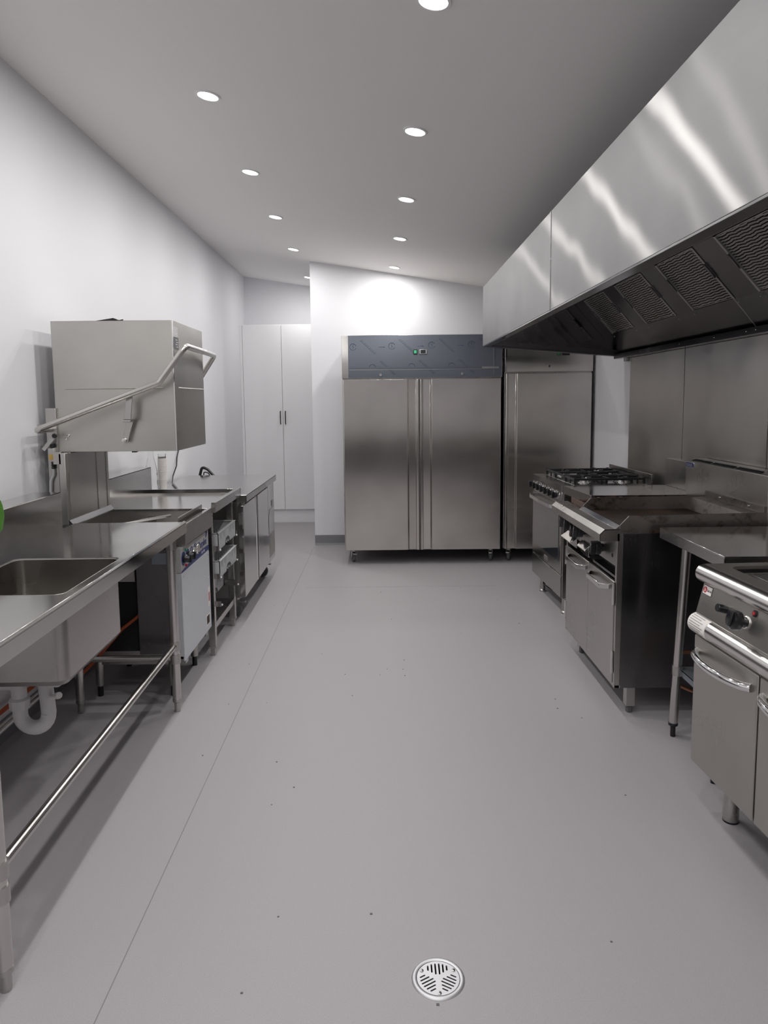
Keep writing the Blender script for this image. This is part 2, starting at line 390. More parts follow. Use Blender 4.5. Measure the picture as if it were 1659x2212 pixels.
for k, (x, z) in enumerate([(-.245, 1.945), (.095, 1.950), (.445, 1.955), (.795, 1.958), (-.075, 1.765), (.268, 1.770), (.62, 1.772)]):
    if z > 1.9:
        ring(pr, x, z, .028)
        pr.tube([(x+.004, onface(z)-.0008, z+.016), (x-.004, onface(z)-.0008, z+.006), (x+.005, onface(z)-.0008, z-.002), (x-.002, onface(z)-.0008, z-.014)], .0014, 4)
        if x+.25 < 1: pr.tube([(x+.225, onface(z)-.0008, z-.003), (x+.275, onface(z)-.0008, z-.003)], .0012, 4); pr.prism([(x+.268, z-.009), (x+.282, z-.003), (x+.268, z+.003)], 'y', onface(z)-.0018, onface(z)-.0006)
    else:
        n = 12; pts = [(x+.028*math.cos(a*PI/n), onface(z)-.0008, z+.028*math.sin(a*PI/n)) for a in range(n+1)]; pr.tube(pts, .0014, 4)
    if x+.18 < 1.0:
        for j in range(9):
            px = x+.065+j*.0145; pz = z+.055-j*.0135
            if 1.69 < pz < 2.03: pr.tube([(px, onface(pz)-.0008, pz), (px+.009, onface(pz-.008)-.0008, pz-.0085)], .0018, 4); pr.tube([(px+.012, onface(pz)-.0008, pz+.004), (px+.020, onface(pz)-.0008, pz-.004)], .0012, 4)
pr.build('film_print', 'filmprint', h)['kind'] = 'stuff'
B().box(.283, .318, 6.317, 6.33, 1.876, 1.918).build('power_switch', 'black', h, .001)
B().box(.289, .312, 6.314, 6.318, 1.884, 1.911).build('switch_rocker', 'greenlit', h, .001)
th = B().box(.336, .402, 6.315, 6.33, 1.878, 1.918).build('thermostat', 'steel_dull', h, .002)
B().box(.347, .391, 6.3135, 6.317, 1.883, 1.914).build('display', 'oven_glass', th)
B().box(-.280, 1.04, 6.3185, 6.322, 1.744, 1.747).build('vent_lip', 'strip', h)
B().box(.99, .993, 6.318, 6.33, 1.70, 2.03).build('film_fold', 'strip', h)
# perforated vent strip
vs = []
for j in range(2):
    for i in range(100): vs.append([(-.27+i*.013+.004*math.cos(a)+.0065*j, 1.7535+.006*j+.0022*math.sin(a)) for a in (0, PI/2, PI, 3*PI/2)])
pv = plate([(-.28, 1.748), (1.035, 1.748), (1.035, 1.766), (-.28, 1.766)], vs, 0, .001, 'vent_strip', 'film', h,
           Matrix(((1, 0, 0, 0), (0, 0, -1, 6.3185), (0, 1, 0, 0), (0, 0, 0, 1))))
B().box(.885, 1.035, 6.3165, 6.318, 1.749, 1.764).build('bare_vent', 'strip', h)
lock(-.005, 1.700, h, 6.321); lock(.712, 1.704, h, 6.321)
for x in (-.268, .99):
    castor(x, 6.45, t, .13, ang=.25 if x < 0 else -.2); castor(x, 7.05, t, .13)
t = thing('single_door_fridge', 'narrow one-door stainless upright fridge right of the double one, under the hood', 'fridge', (1.48, 6.7, 0))
B().box(1.090, 1.865, 6.375, 7.16, .13, 2.03).build('body', 'steel', t, .003)
fridge_door(1.094, 1.860, .135, 1.700, -1, t)
h = B().prism([(6.330, 1.716), (6.375, 1.716), (6.375, 2.03), (6.342, 2.03), (6.332, 1.96), (6.328, 1.80)], 'x', 1.090, 1.865).build('header_panel', 'door_x', t, .002)
B().box(1.545, 1.572, 6.322, 6.34, 1.855, 1.885).build('power_switch', 'black', h, .001)
B().box(1.550, 1.567, 6.320, 6.324, 1.860, 1.880).build('switch_rocker', 'green', h)
B().box(1.590, 1.655, 6.321, 6.34, 1.856, 1.884).build('thermostat', 'black', h, .001)
lock(1.478, 1.765, h, 6.328)
B().box(1.092, 1.106, 6.322, 6.34, 1.72, 2.03).build('edge_trim', 'steel_bright', h)
castor(1.155, 6.45, t, .13, ang=-.35); castor(1.80, 6.45, t, .13); castor(1.155, 7.05, t, .13); castor(1.80, 7.05, t, .13)
# ---------------------------------------------------------------- extraction hood
t = thing('extraction_hood', 'long stainless extraction hood over the cooking line on the right', 'hood', (1.3, 3.1, 1.85))
HY0, HY1 = .55, 5.60
for k, (a, b) in enumerate(((HY0, 1.19), (1.192, 3.388), (3.392, HY1))):
    B().box(.790, .798, a, b, 1.888, 2.335).build('skirt_sheet', 'hoodskin', t, .001)
B().box(.787, .802, 3.380, 3.400, 1.886, 2.334).build('joint_cover', 'hoodskin', t, .001)
B().box(.7905, .835, HY0, HY1, 1.880, 1.8878).build('front_lip', 'hooddark', t, .001)
B().box(.828, .835, HY0, HY1, 1.892, 1.915).build('front_gutter', 'hooddark', t)
B().box(.799, 1.86, HY0+.01, HY1-.01, 2.30, 2.330).build('roof_sheet', 'hooddark', t)
ep = B().prism([(.798, 1.888), (1.84, 1.800), (1.86, 1.80), (1.86, 2.30), (.798, 2.30)], 'y', 5.575, HY1).build('end_sheet', 'hoodmirror', t)
B().prism([(.798, 1.880), (1.84, 1.794), (1.84, 1.806), (.798, 1.892)], 'y', 5.53, HY1).build('end_lip', 'hooddark', t)
B().prism([(.798, 1.890), (1.84, 1.804), (1.84, 1.840), (.798, 1.926)], 'y', 5.53, 5.537).build('end_gutter', 'hooddark', t)
# sloping bank that carries the filters
A_, C_ = Vector((1.40, 0, 2.30)), Vector((1.715, 0, 1.950)); dv = (C_-A_).normalized(); nv = Vector((-dv.z, 0, dv.x))
if nv.x > 0: nv = -nv
def bank(s, y, d=0): p = A_ + dv*s + nv*d; return (p.x, y, p.z)
LEN = (C_-A_).length
def slab(b, s0, s1, y0, y1, d0, d1):
    vs = [bank(s, y, d) for d in (d0, d1) for y in (y0, y1) for s in (s0, s1)]
    return b.add(vs, [(0, 2, 3, 1), (4, 5, 7, 6), (0, 1, 5, 4), (2, 6, 7, 3), (0, 4, 6, 2), (1, 3, 7, 5)])
slab(B(), 0, LEN+.01, HY0, 5.575, -.05, -.042).build('filter_housing', 'hooddark', t)
FY = [(4.875, 5.335), (4.185, 4.65), (3.50, 3.965), (2.815, 3.28), (2.13, 2.595), (1.445, 1.91)]
cuts = [5.575] + [v for a, b in FY for v in (b, a)] + [HY0]
for i in range(0, len(cuts), 2):
    slab(B(), .14, LEN, cuts[i+1]+.004, cuts[i]-.004, -.002, .004).build('blank_panel', 'hooddark', t, .001)
slab(B(), 0, .14, HY0, 5.575, -.002, .003).build('upper_blank', 'hooddark', t)
for a, b in FY:
    f = slab(slab(slab(slab(B(), .145, LEN-.004, a, a+.016, -.02, .008), .145, LEN-.004, b-.016, b, -.02, .008), .145, .149, a, b, -.02, .0), LEN-.008, LEN-.004, a, b, -.02, .0).build('grease_filter', 'strip', t)
    nu, nvn = 30, 22*3
    bb = B(); vs = []; fs = []
    rnd = [random.uniform(0, 6) for _ in range(4)]
    for j in range(nvn+1):
        s = .147 + (LEN-.155)*(j//3 + (0, .22, .80)[j % 3])/22; tri = (0, 1, 1)[j % 3]
        for i in range(nu+1):
            y = a+.016 + (b-a-.032)*i/nu
            ws = .0022*math.sin(y*70+rnd[0]) + .0016*math.sin(y*173+rnd[1]+s*12) + .0012*math.sin(y*31+rnd[2])
            vs.append(bank(min(s+ws, LEN-.004), y, -.018+.017*tri))
    for j in range(nvn):
        for i in range(nu): fs.append((j*(nu+1)+i, j*(nu+1)+i+1, (j+1)*(nu+1)+i+1, (j+1)*(nu+1)+i))
    bb.add(vs, fs).build('wavy_mesh', 'filter', f, angle=60)
    for yy in (a+.008, b-.008):
        bb = slab(B(), .245, .330, yy-.007, yy+.007, .008, .016); bb.build('grip', 'hooddark', f, .002)
bp_ = B().prism([(1.715, 1.950), (1.835, 1.808), (1.845, 1.808), (1.73, 1.962)], 'y', HY0, 5.575).build('back_sheet', 'hooddark', t)
for y in (3.52, ): B().prism([(1.713, 1.951), (1.833, 1.809), (1.835, 1.811), (1.716, 1.954)], 'y', y, y+.006).build('sheet_joint', 'strip', bp_)
B().box(1.80, 1.85, HY0, 5.575, 1.778, 1.812).build('rear_gutter', 'hooddark', t, .001)
for y in (5.0, 4.35, 3.9, 3.56, 3.47, 2.9, 2.3):
    B().lathe([(0, -.003), (.004, -.002), (.004, 0)], (1.80, y, 1.797), 8, 'x').build('rivet', 'chrome', t)
for y in (5.33, 4.87, 4.66, 4.18, 3.97, 3.49, 3.29, 2.81):
    p = bank(LEN-.0, y, .006); B().lathe([(0, -.003), (.0035, -.002), (.0035, .002)], (p[0]+.012, y, p[2]-.016), 8, 'x').build('rivet', 'chrome', t)
tg = B().box(1.842, 1.872, 5.42, 5.47, 1.752, 1.792).build('wall_bracket', 'steel_dull', None, .002)
tag(tg, 'small grey metal bracket on the wall under the hood\'s far rear corner', 'bracket')
# ---------------------------------------------------------------- steel wall sheets
t = thing('wall_cladding', 'tall brushed stainless sheets covering the wall behind the cookers', 'wall cladding', (1.875, 3.4, .2))
for a, b in ((4.432, 5.40), (3.452, 4.428), (2.472, 3.448), (1.492, 2.468), (.55, 1.488)):
    B().box(1.870, 1.885, a, b, .12, 1.779).build('sheet', 'clad', t, .001)
    B().box(1.8675, 1.8705, a-.0005, a+.004, .12, 1.779).build('edge_strip', 'steel_bright', t)
# ---------------------------------------------------------------- gas oven with burners
t = thing('gas_oven', 'freestanding stainless gas oven with black knobs and burner grates on top', 'oven', (1.195, 4.70, 0), -.035*-1)
XO = 1.195
B().box(XO+.012, XO+.60, 4.703, 5.497, .13, .855).build('body', 'steel', t, .002)
ct = plate(rrect(XO, XO+.61, 4.70, 5.50, .004, 2), [], .858, .042, 'hob_top', 'fascia', t)
B().box(XO+.085, XO+.585, 4.72, 5.48, .900, .903).build('hob_pan', 'steel_bright', t, .001)
B().box(XO+.006, XO+.03, 4.705, 5.495, .79, .856).build('control_panel', 'fascia', t, .001)
for i in range(7):
    y = 4.80 + i*.105 + (0 if i else -.01)
    k = B().lathe([(.0, .0), (.024, 0), (.026, -.006), (.024, -.016), (.019, -.018)], (XO+.006, y, .828), 24, 'x').build('knob', 'chrome', t)
    B().lathe([(.019, -.016), (.018, -.032), (0, -.032)], (XO+.006, y, .828), 20, 'x').box(XO-.044, XO-.026, y-.0065, y+.0065, .808, .850).build('grip', 'black', k, .001)
d = B().box(XO+.002, XO+.025, 4.712, 5.488, .295, .775).build('oven_door', 'fascia', t, .003)
B().box(XO-.001, XO+.004, 4.77, 5.43, .375, .715).build('glass', 'oven_glass', d, .001)
B().box(XO-.0015, XO+.003, 5.05, 5.13, .315, .345).build('badge', 'steel_dull', d, .001)
B().box(XO-.0022, XO, 5.062, 5.118, .3225, .3375).build('badge_plate', 'rubber', d)
hp = [(XO+.004, 5.44, .745), (XO-.035, 5.43, .748), (XO-.052, 5.36, .748), (XO-.058, 5.09, .748), (XO-.052, 4.84, .748), (XO-.035, 4.77, .748), (XO+.004, 4.76, .745)]
hb = B(); n = len(hp)
for i in range(n-1):
    a, b = Vector(hp[i]), Vector(hp[i+1]); dn = (b-a).normalized(); o = Vector((dn.y, -dn.x, 0))*.004
    hb.add([a-o+Vector((0, 0, -.012)), a+o+Vector((0, 0, -.012)), a+o+Vector((0, 0, .012)), a-o+Vector((0, 0, .012)), b-o+Vector((0, 0, -.012)), b+o+Vector((0, 0, -.012)), b+o+Vector((0, 0, .012)), b-o+Vector((0, 0, .012))],
           [(0, 1, 2, 3), (7, 6, 5, 4), (0, 4, 5, 1), (1, 5, 6, 2), (2, 6, 7, 3), (3, 7, 4, 0)])
hb.build('handle', 'chrome', d)
dr = B().box(XO+.002, XO+.025, 4.712, 5.488, .135, .287).build('drawer', 'fascia', t, .002)
B().box(XO-.006, XO+.01, 4.95, 5.35, .286, .292).build('drawer_lip', 'chrome', dr)
B().box(XO+.60, XO+.612, 4.70, 5.50, .90, .968).build('rear_upstand', 'steel', t, .001)
for x, y in ((XO+.06, 4.80), (XO+.06, 5.38), (XO+.52, 4.80), (XO+.52, 5.38)):
    B().lathe([(.026, 0), (.026, .012), (.02, .02), (.02, .13)], (x, y, 0), 16).build('foot', 'steel_dull', t)
B().tube(bend([(XO+.05, 5.30, .13), (XO+.03, 5.25, .09), (XO+.05, 5.1, .085), (XO+.09, 5.0, .1), (XO+.1, 4.98, .13)], .02), .006, 8).build('gas_hose', 'black', t)
burn = [(XO+.20, 4.86, .034), (XO+.46, 4.86, .046), (XO+.33, 5.10, .060), (XO+.20, 5.34, .046), (XO+.46, 5.34, .034)]
for x, y, r in burn:
    k = B().lathe([(r+.012, .903), (r+.012, .908), (r, .910), (r, .918), (r-.004, .920)], (x, y, 0), 24).build('burner', 'steel_bright', t)
    B().lathe([(r-.004, .919), (r-.003, .926), (r-.010, .929), (0, .929)], (x, y, 0), 24).build('burner_cap', 'iron', k)
for gy0, gy1 in ((4.74, 4.975), (4.98, 5.22), (5.225, 5.46)):
    b = B(); x0, x1 = XO+.10, XO+.57; zt = .948; w = .006
    for y in (gy0+.01, gy1-.01): b.box(x0, x1, y-w, y+w, .928, .942)
    for x in (x0, x1, (x0+x1)/2): b.box(x-w, x+w, gy0+.004, gy1-.004, .928, .942)
    for cx in (x0+.11, x1-.11) if gy0 != 4.98 else ((x0+x1)/2,):
        cy = (gy0+gy1)/2
        for s in (-1, 1):
            b.box(cx+s*.032, cx+s*.11, cy-.005, cy+.005, .930, zt); b.box(cx-.005, cx+.005, cy+s*.030, cy+s*.108, .930, zt)
            b.box(cx+s*.104, cx+s*.114, cy-.005, cy+.005, .903, zt+.004)
    for x in (x0, x1):
        for y in (gy0+.01, gy1-.01): b.box(x-.008, x+.008, y-.008, y+.008, .903, .946)
    b.build('pan_support', 'iron', t, .0015)
# ---------------------------------------------------------------- infill bench between oven and range
t = thing('infill_bench', 'narrow stainless bench wedged between the oven and the griddle range', 'bench', (1.5, 4.35, 0))
IN, IF = (1.211, 4.095), (1.170, 4.575)
B().prism([(IN[0]+.012, IN[1]), (IF[0]+.012, IF[1]), (1.86, IF[1]), (1.86, IN[1])], 'z', .908, .9158).build('worktop', 'bench', t, .001)
def edge_strip(x0, x1, z0, z1):
    return B().add([(IN[0]+x0, IN[1], z0), (IF[0]+x0, IF[1], z0), (IF[0]+x0, IF[1], z1), (IN[0]+x0, IN[1], z1), (IN[0]+x1, IN[1], z0), (IF[0]+x1, IF[1], z0), (IF[0]+x1, IF[1], z1), (IN[0]+x1, IN[1], z1)],
        [(0, 1, 2, 3), (7, 6, 5, 4), (0, 4, 5, 1), (1, 5, 6, 2), (2, 6, 7, 3), (3, 7, 4, 0)])
edge_strip(0, .004, .866, .916).build('front_apron', 'steel', t, .0006)
edge_strip(.004, .03, .9155, .9165).build('front_fold', 'bench', t)
B().box(IN[0]+.005, 1.86, IN[1], IN[1]+.004, .866, .908).build('end_apron', 'steel', t)
B().box(IF[0]+.005, 1.86, IF[1]-.004, IF[1], .866, .908).build('end_apron', 'steel', t)
B().box(1.83, 1.868, 4.097, 4.575, .916, 1.09).build('splashback', 'steel', t, .002)
for x in (1.25, 1.80):
    for y in (4.15, 4.53):
        l = B().tube([(x, y, .03), (x, y, .908)], .019, 16).build('leg', 'tube', t)
        B().lathe([(.012, 0), (.014, .03)], (x, y, 0), 12).build('foot', 'black', l)
# ---------------------------------------------------------------- griddle range
t = thing('griddle_range', 'old stainless gas range with griddle plate, black knobs and two cabinet doors', 'cooker', (1.07, 3.2, 0))
X0, Y0, Y1 = 1.07, 3.20, 4.085
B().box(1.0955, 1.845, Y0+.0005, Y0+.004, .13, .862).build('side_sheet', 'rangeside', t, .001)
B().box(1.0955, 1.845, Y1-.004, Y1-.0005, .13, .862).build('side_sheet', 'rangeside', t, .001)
B().box(1.10, 1.845, Y0+.004, Y1-.004, .13, .62).build('cabinet', 'range', t)
B().box(1.40, 1.845, Y0+.004, Y1-.004, .62, .86).build('burner_box', 'hooddark', t)
B().box(1.07, 1.095, Y0, Y0+.022, .13, .862).build('front_stile', 'range', t, .001)
B().box(1.07, 1.095, Y1-.022, Y1, .13, .862).build('front_stile', 'range', t, .001)
B().box(1.072, 1.10, Y0, Y1, .13, .144).build('bottom_rail', 'range', t, .001)
for (a, b, hy0, hy1, hinge) in ((3.225, 3.628, 3.29, 3.59, 3.222), (3.632, 4.064, 3.68, 4.0, 4.068)):
    d = B().box(1.066, 1.085, a, b, .147, .632).build('door', 'range', t, .0025)
    hd = B(); z = .590
    pts = [(1.066, hy0), (1.026, hy0+.03), (1.026, hy1-.07), (1.066, hy1)]
    hd.prism([(1.066, hy0), (1.066, hy0+.012), (1.034, hy0+.040), (1.034, hy1-.075), (1.066, hy1-.012), (1.066, hy1), (1.024, hy1-.07), (1.024, hy0+.03)], 'z', z-.012, z+.012)
    hd.build('handle', 'steel_bright', d, .002)
    for zz in (.575, .25):
        B().tube([(1.064, hinge, zz-.055), (1.064, hinge, zz+.055)], .006, 10).box(1.0635, 1.067, hinge-.012, hinge+.012, zz-.05, zz+.05).build('hinge', 'steel_bright', d)
# control panel with a slot below it
B().box(1.078, 1.092, Y0+.02, Y1-.02, .700, .862).build('control_panel', 'range', t, .001)
B().box(1.082, 1.20, Y0+.02, 3.60, .640, .652).build('tray_shelf', 'hooddark', t)  # darkened steel, deepens the painted shade in the slot
B().box(1.13, 1.14, Y0+.01, Y1-.01, .62, .70).build('gap_shade_sheet', 'dark', t)  # near-black sheet standing in for the shade inside the slot
for a, b, x in ((3.63, 3.78, 1.045), (3.86, 4.06, 1.028)):
    k = B().prism([(1.078, .655), (1.078, .715), (1.072, .720), (x, .690), (x+.004, .684), (1.066, .708), (1.066, .655)], 'y', a, b).build('drip_tray', 'steel_bright', t, .0008)
for y, z in ((3.42, .752), (3.735, .775), (3.80, .765), (3.93, .775), (4.03, .778)):
    k = B().lathe([(.020, -.003), (.020, -.016), (.031, -.018), (.034, -.024), (.032, -.044), (.0, -.046)], (1.078, y, z), 20, 'x')
    k.box(1.078-.066, 1.078-.04, y-.011, y+.011, z-.032, z+.032).rot(.3, 'X', (1.078, y, z))
    kk = k.build('knob', 'black', t, .002); B().box(1.0112, 1.0124, y-.001, y+.001, z+.012, z+.022).rot(.3, 'X', (1.078, y, z)).build('pointer', 'white_pl', kk)
B().lathe([(0, -.001), (.010, -.001), (.010, .001)], (1.078, 3.29, .742), 14, 'x').build('tap_hole', 'dark', t)
for y, z in ((3.235, .79), (3.26, .81), (3.235, .72)): B().lathe([(0, -.002), (.004, -.002), (.004, .001)], (1.078, y, z), 8, 'x').build('screw', 'steel_bright', t)
B().box(1.073, 1.077, 4.055, 4.075, .74, .86).build('rating_label', 'gold', t)
# landing rail
B().prism([(.988, .826), (.992, .826), (.992, .857), (1.012, .877), (1.080, .879), (1.080, .883), (1.010, .882), (.988, .860)], 'y', Y0, Y1+.03).build('landing_rail', 'range', t, .0006)
B().prism([(.989, .827), (.989, .859), (1.011, .881), (1.080, .882), (1.080, .827)], 'y', Y0, Y0+.003).build('rail_end', 'stained', t)
B().prism([(.989, .827), (.989, .859), (1.011, .881), (1.080, .882), (1.080, .827)], 'y', Y1+.027, Y1+.03).build('rail_end', 'range', t)
# griddle half
GY = 3.80
B().prism([(1.060, .884), (1.081, .899), (1.081, .894), (1.092, .870), (1.086, .868), (1.062, .880)], 'y', Y0+.003, GY).build('griddle_lip', 'steel_bright', t, .0006)
B().box(1.088, 1.70, Y0+.004, GY, .862, .880).build('griddle_plate', 'griddle', t, .002)
B().prism([(1.080, .862), (1.080, .900), (1.120, .942), (1.75, .952), (1.75, .862)], 'y', Y0, Y0+.004).build('side_guard', 'stained', t, .0006)
B().prism([(1.080, .862), (1.080, .900), (1.120, .942), (1.75, .952), (1.75, .862)], 'y', GY, GY+.004).build('side_guard', 'stained', t, .0006)
B().prism([(1.64, .880), (1.66, .945), (1.735, .947), (1.735, .978), (1.75, .978), (1.75, .862), (1.66, .862)], 'y', Y0+.004, GY).build('rear_guard', 'stained', t, .001)
for y in (3.33, 3.62):
    B().lathe([(0, -.010), (.006, -.009), (.009, -.004), (.009, 0)], (1.735, y, .965), 12, 'x').build('bolt', 'chrome', t)
# open burners
for x in (1.24, 1.50):
    k = B().lathe([(.055, .865), (.055, .876), (.045, .884), (.0, .886)], (x, 3.94, 0), 20).build('burner', 'iron', t)
b = B()
for x in (1.095, 1.37, 1.65): b.box(x-.007, x+.007, 3.82, 4.07, .880, .912)
for y in (3.825, 4.065): b.box(1.095, 1.65, y-.007, y+.007, .880, .900)
for cx in (1.24, 1.50):
    for s in (-1, 1): b.box(cx+s*.03, cx+s*.13, 3.934, 3.946, .895, .912); b.box(cx-.006, cx+.006, 3.94+s*.03, 3.94+s*.12, .895, .912)
b.build('pan_support', 'rust', t, .002)
B().box(1.10, 1.70, 3.806, 4.08, .862, .868).build('burner_tray', 'stained', t)
# flue
B().prism([(1.75, .862), (1.86, .862), (1.86, 1.128), (1.80, 1.130), (1.75, 1.118)], 'y', Y0+.004, Y1).build('flue', 'range', t, .002)
for a, b_ in ((3.30, 3.53), (3.56, 3.79), (3.82, 4.03)):
    B().prism([(1.762, 1.1212), (1.782, 1.1265), (1.782, 1.1290), (1.762, 1.1237)], 'y', a, b_).build('flue_slot', 'dark', t)
bd = B().box(1.744, 1.751, 3.965, 4.065, 1.082, 1.112).build('badge', 'steel_bright', t, .001)
B().box(1.7432, 1.7442, 3.969, 4.061, 1.085, 1.109).build('badge_field', 'blue', bd)
text('LUUS', .022, frame((1.7425, 4.052, 1.0895), (0, -1, 0), (0, 0, 1)), 'lettering', 'silverp', bd, .0003, 0, 1.25)
for x, y in ((1.155, 3.235), (1.155, 4.03), (1.76, 3.235), (1.76, 4.03)):
    l = B().box(x-.021, x+.021, y-.021, y+.021, .035, .13).build('leg', 'steel_dull', t, .002)
    B().lathe([(.012, 0), (.016, .006), (.016, .035)], (x, y, 0), 6).build('foot', 'rubber', l)
# grime line on the side guard foot
b = B()
for i in range(70):
    x = 1.215+i*.0072; hgt = (.012 if i < 24 else .004)+random.uniform(0, .007); z = .8625+(0 if i < 24 else random.uniform(.005, .010))
    if i < 24 or random.random() < .6: b.box(x, x+random.uniform(.006, .011), Y0-.0012, Y0+.0005, z, z+hgt)
b.build('grease_crust', 'brown', t)['kind'] = 'stuff'
# ---------------------------------------------------------------- prep table on the right
t = thing('prep_table', 'small stainless prep table on round legs between griddle range and electric hob', 'table', (1.25, 3.14, 0))
B().box(1.238, 1.862, 2.535, 3.140, .893, .9).build('tabletop', 'bench', t, .0015)
for a in ((1.238, 1.242, 2.535, 3.14), (1.238, 1.862, 2.535, 2.539), (1.238, 1.862, 3.136, 3.14)): B().box(*a, .853, .895).build('apron', 'steel', t, .001)
def table_leg(x, y, t, z1=.86, r=.0195, dx=0, fm='black', collar=None):
    l = B().tube([(x, y, .06), (x+dx, y, z1)], r, 20).build('leg', 'tube', t)
    B().lathe([(.011, 0), (.011, .045), (r+.001, .052), (r+.001, .064)], (x, y, 0), 16).build('foot', fm, l)
    for c in (collar or []):
        B().tube([(x+dx*c/z1, y, c-.022), (x+dx*c/z1, y, c+.022)], r+.004, 20).build('collar', 'steel_dull', l)
    return l
for x, y in ((1.262, 2.985), (1.262, 2.60), (1.82, 2.985), (1.82, 2.60)): table_leg(x, y, t, dx=.034 if x < 1.5 else 0, collar=[.30])
B().box(1.285, 1.83, 2.58, 3.005, .300, .306).box(1.285, 1.289, 2.58, 3.005, .275, .305).box(1.285, 1.83, 3.0, 3.005, .275, .305).build('undershelf', 'galv', t)
cp = B().tube(bend([(1.42, 3.09, .30), (1.36, 3.08, .35), (1.31, 3.07, .34), (1.285, 3.05, .27), (1.30, 3.04, .21), (1.36, 3.03, .185), (1.45, 3.03, .18), (1.8, 3.05, .14), (1.8, 3.05, .02)], .05), .008, 10).build('copper_gas_pipe', 'copper')
tag(cp, 'bent copper pipe behind the prep table leg, beside the griddle range', 'pipe')
# ---------------------------------------------------------------- electric hob unit
t = thing('electric_hob_unit', 'stainless electric cooking unit at the right edge with rolled front edges and two doors', 'cooker', (1.078, 2.40, 0), .055)
XH = 1.078; HA, HB_ = 1.60, 2.40
B().box(XH+.012, 1.80, HA, HB_, .20, .70).box(XH+.05, 1.80, HA, HB_, .701, .86).build('body', 'hotdoor', t, .002)
B().prism([(XH+.022, .845), (XH-.004, .742), (XH+.02, .70), (XH+.08, .70), (XH+.08, .86)], 'y', HA, HB_-.012).build('control_panel', 'hotdoor', t, .001)
rp = arc((XH+.026, .876), .031, math.radians(78), math.radians(275), 14)
B().prism(rp+[(XH+.06, .845), (XH+.06, .9065)], 'y', HA, HB_).build('upper_rolled_edge', 'roll', t, .001, 25)
rp = arc((XH+.008, .703), .035, math.radians(88), math.radians(285), 14)
lr = B().prism(rp+[(XH+.05, .669), (XH+.05, .738)], 'y', HA, HB_).build('lower_rolled_edge', 'roll', t, .001, 25)
ll = B().prism(arc((XH+.008, .703), .0356, math.radians(95), math.radians(270), 14)+arc((XH+.008, .703), .034, math.radians(270), math.radians(95), 14), 'y', 2.285, HB_-.003).build('warning_label', 'paper', lr)
b = B()
for k in range(11):
    a = math.radians(105+k*14); c = (XH+.008+.0359*math.cos(a), .703+.0359*math.sin(a)); e = 2.30 + (k*37 % 5)*.006
    b.tube([(c[0], HB_-.012, c[1]), (c[0], e, c[1])], .0009, 4)
b.build('printed_lines', 'rubber', ll)['kind'] = 'stuff'
# top with sunken well
plate([(XH+.03, HA), (1.80, HA), (1.80, HB_), (XH+.03, HB_)], [rrect(XH+.085, 1.74, HA+.05, HB_-.045, .04)], .895, .0115, 'top_sheet', 'hotdoor', t)
B().box(XH+.07, 1.76, HA+.03, HB_-.03, .872, .878).build('well_floor', 'hotdoor', t)
for a in (HA+.12, 2.05): B().box(XH+.14, 1.62, a, a+.27 if a > 2 else 1.98, .876, .889).build('hot_plate', 'hooddark', t, .002)
for k, (a, b_) in enumerate(((2.018, 2.398), (1.625, 2.008))):
    d = B().box(XH, XH+.012, a, b_, .205, .660).build('door', 'hotdoor', t, .004)
    y0, y1 = (a+.035, b_-.02); n = 18; pts = []
    for i in range(n+1):
        u = i/n; pts.append((XH - .046*math.sin(PI*u)**.55, y0+(y1-y0)*u, .607))
    B().tube(pts, [.0135+.0015*math.sin(PI*i/n) for i in range(n+1)], 16).build('handle', 'chrome', d)
pa = Vector((XH+.022, 0, .845)); pb = Vector((XH-.004, 0, .742)); pd = (pa-pb).normalized(); pn = Vector((-pd.z, 0, pd.x))
def onp(y, s, d=0): p = pb+pd*s+pn*d; return Vector((p.x, y, p.z))
def stud(name, mat, y, s, prof, par, n=20):
    b = B().lathe(prof, (0, 0, 0), n); m = frame(onp(y, s), (0, -1, 0), tuple(pd)); 
    b.v = [m @ v for v in b.v]; return b.build(name, mat, par)
stud('push_button', 'black', 2.225, .058, [(.0135, -.001), (.0135, .028), (.012, .030), (0, .030)], t)
k = stud('knob', 'steel_bright', 2.105, .052, [(.020, -.001), (.020, .004), (.017, .006)], t)
stud('knob_stem', 'black', 2.105, .052, [(.011, .004), (.011, .026)], k)
stud('knob_cap', 'black', 2.105, .052, [(.020, .022), (.029, .026), (.030, .044), (.026, .052), (.022, .050), (0, .044)], k, 24)
b = B().box(-.006, .006, -.022, .022, .040, .052); m = frame(onp(2.105, .052), (0, -1, 0), tuple(pd)); b.v = [m @ v for v in b.v]; b.build('knob_bar', 'black', k, .001)
k = stud('indicator_lamp', 'black', 2.075, .090, [(.010, -.001), (.010, .004), (.0085, .005)], t); stud('lens', 'red', 2.075, .090, [(.0065, .002), (.006, .006), (0, .0068)], k)
m = frame(onp(2.352, .086, .0006), (0, -1, 0), tuple(pd))
b = B().box(-.026, .026, -.014, .014, 0, .0008); b.v = [m @ v for v in b.v]; bd = b.build('badge', 'paper', t)
b = B().box(-.028, .028, -.016, .016, -.0004, .0004); b.v = [m @ v for v in b.v]; b.build('badge_edge', 'rubber', bd)
b = B().lathe([(0, .0014), (.0105, .0014), (.0105, .0008)], (-.0145, 0, 0), 24); b.v = [m @ v for v in b.v]; b.build('badge_dot', 'red', bd)
text('b', .019, m @ Matrix.Translation((-.0185, -.006, .0018)), 'lettering', 'paper', bd, .0002)
text('baron', .0135, m @ Matrix.Translation((-.0015, -.004, .0012)), 'lettering', 'black', bd, .0002, 0, .85)
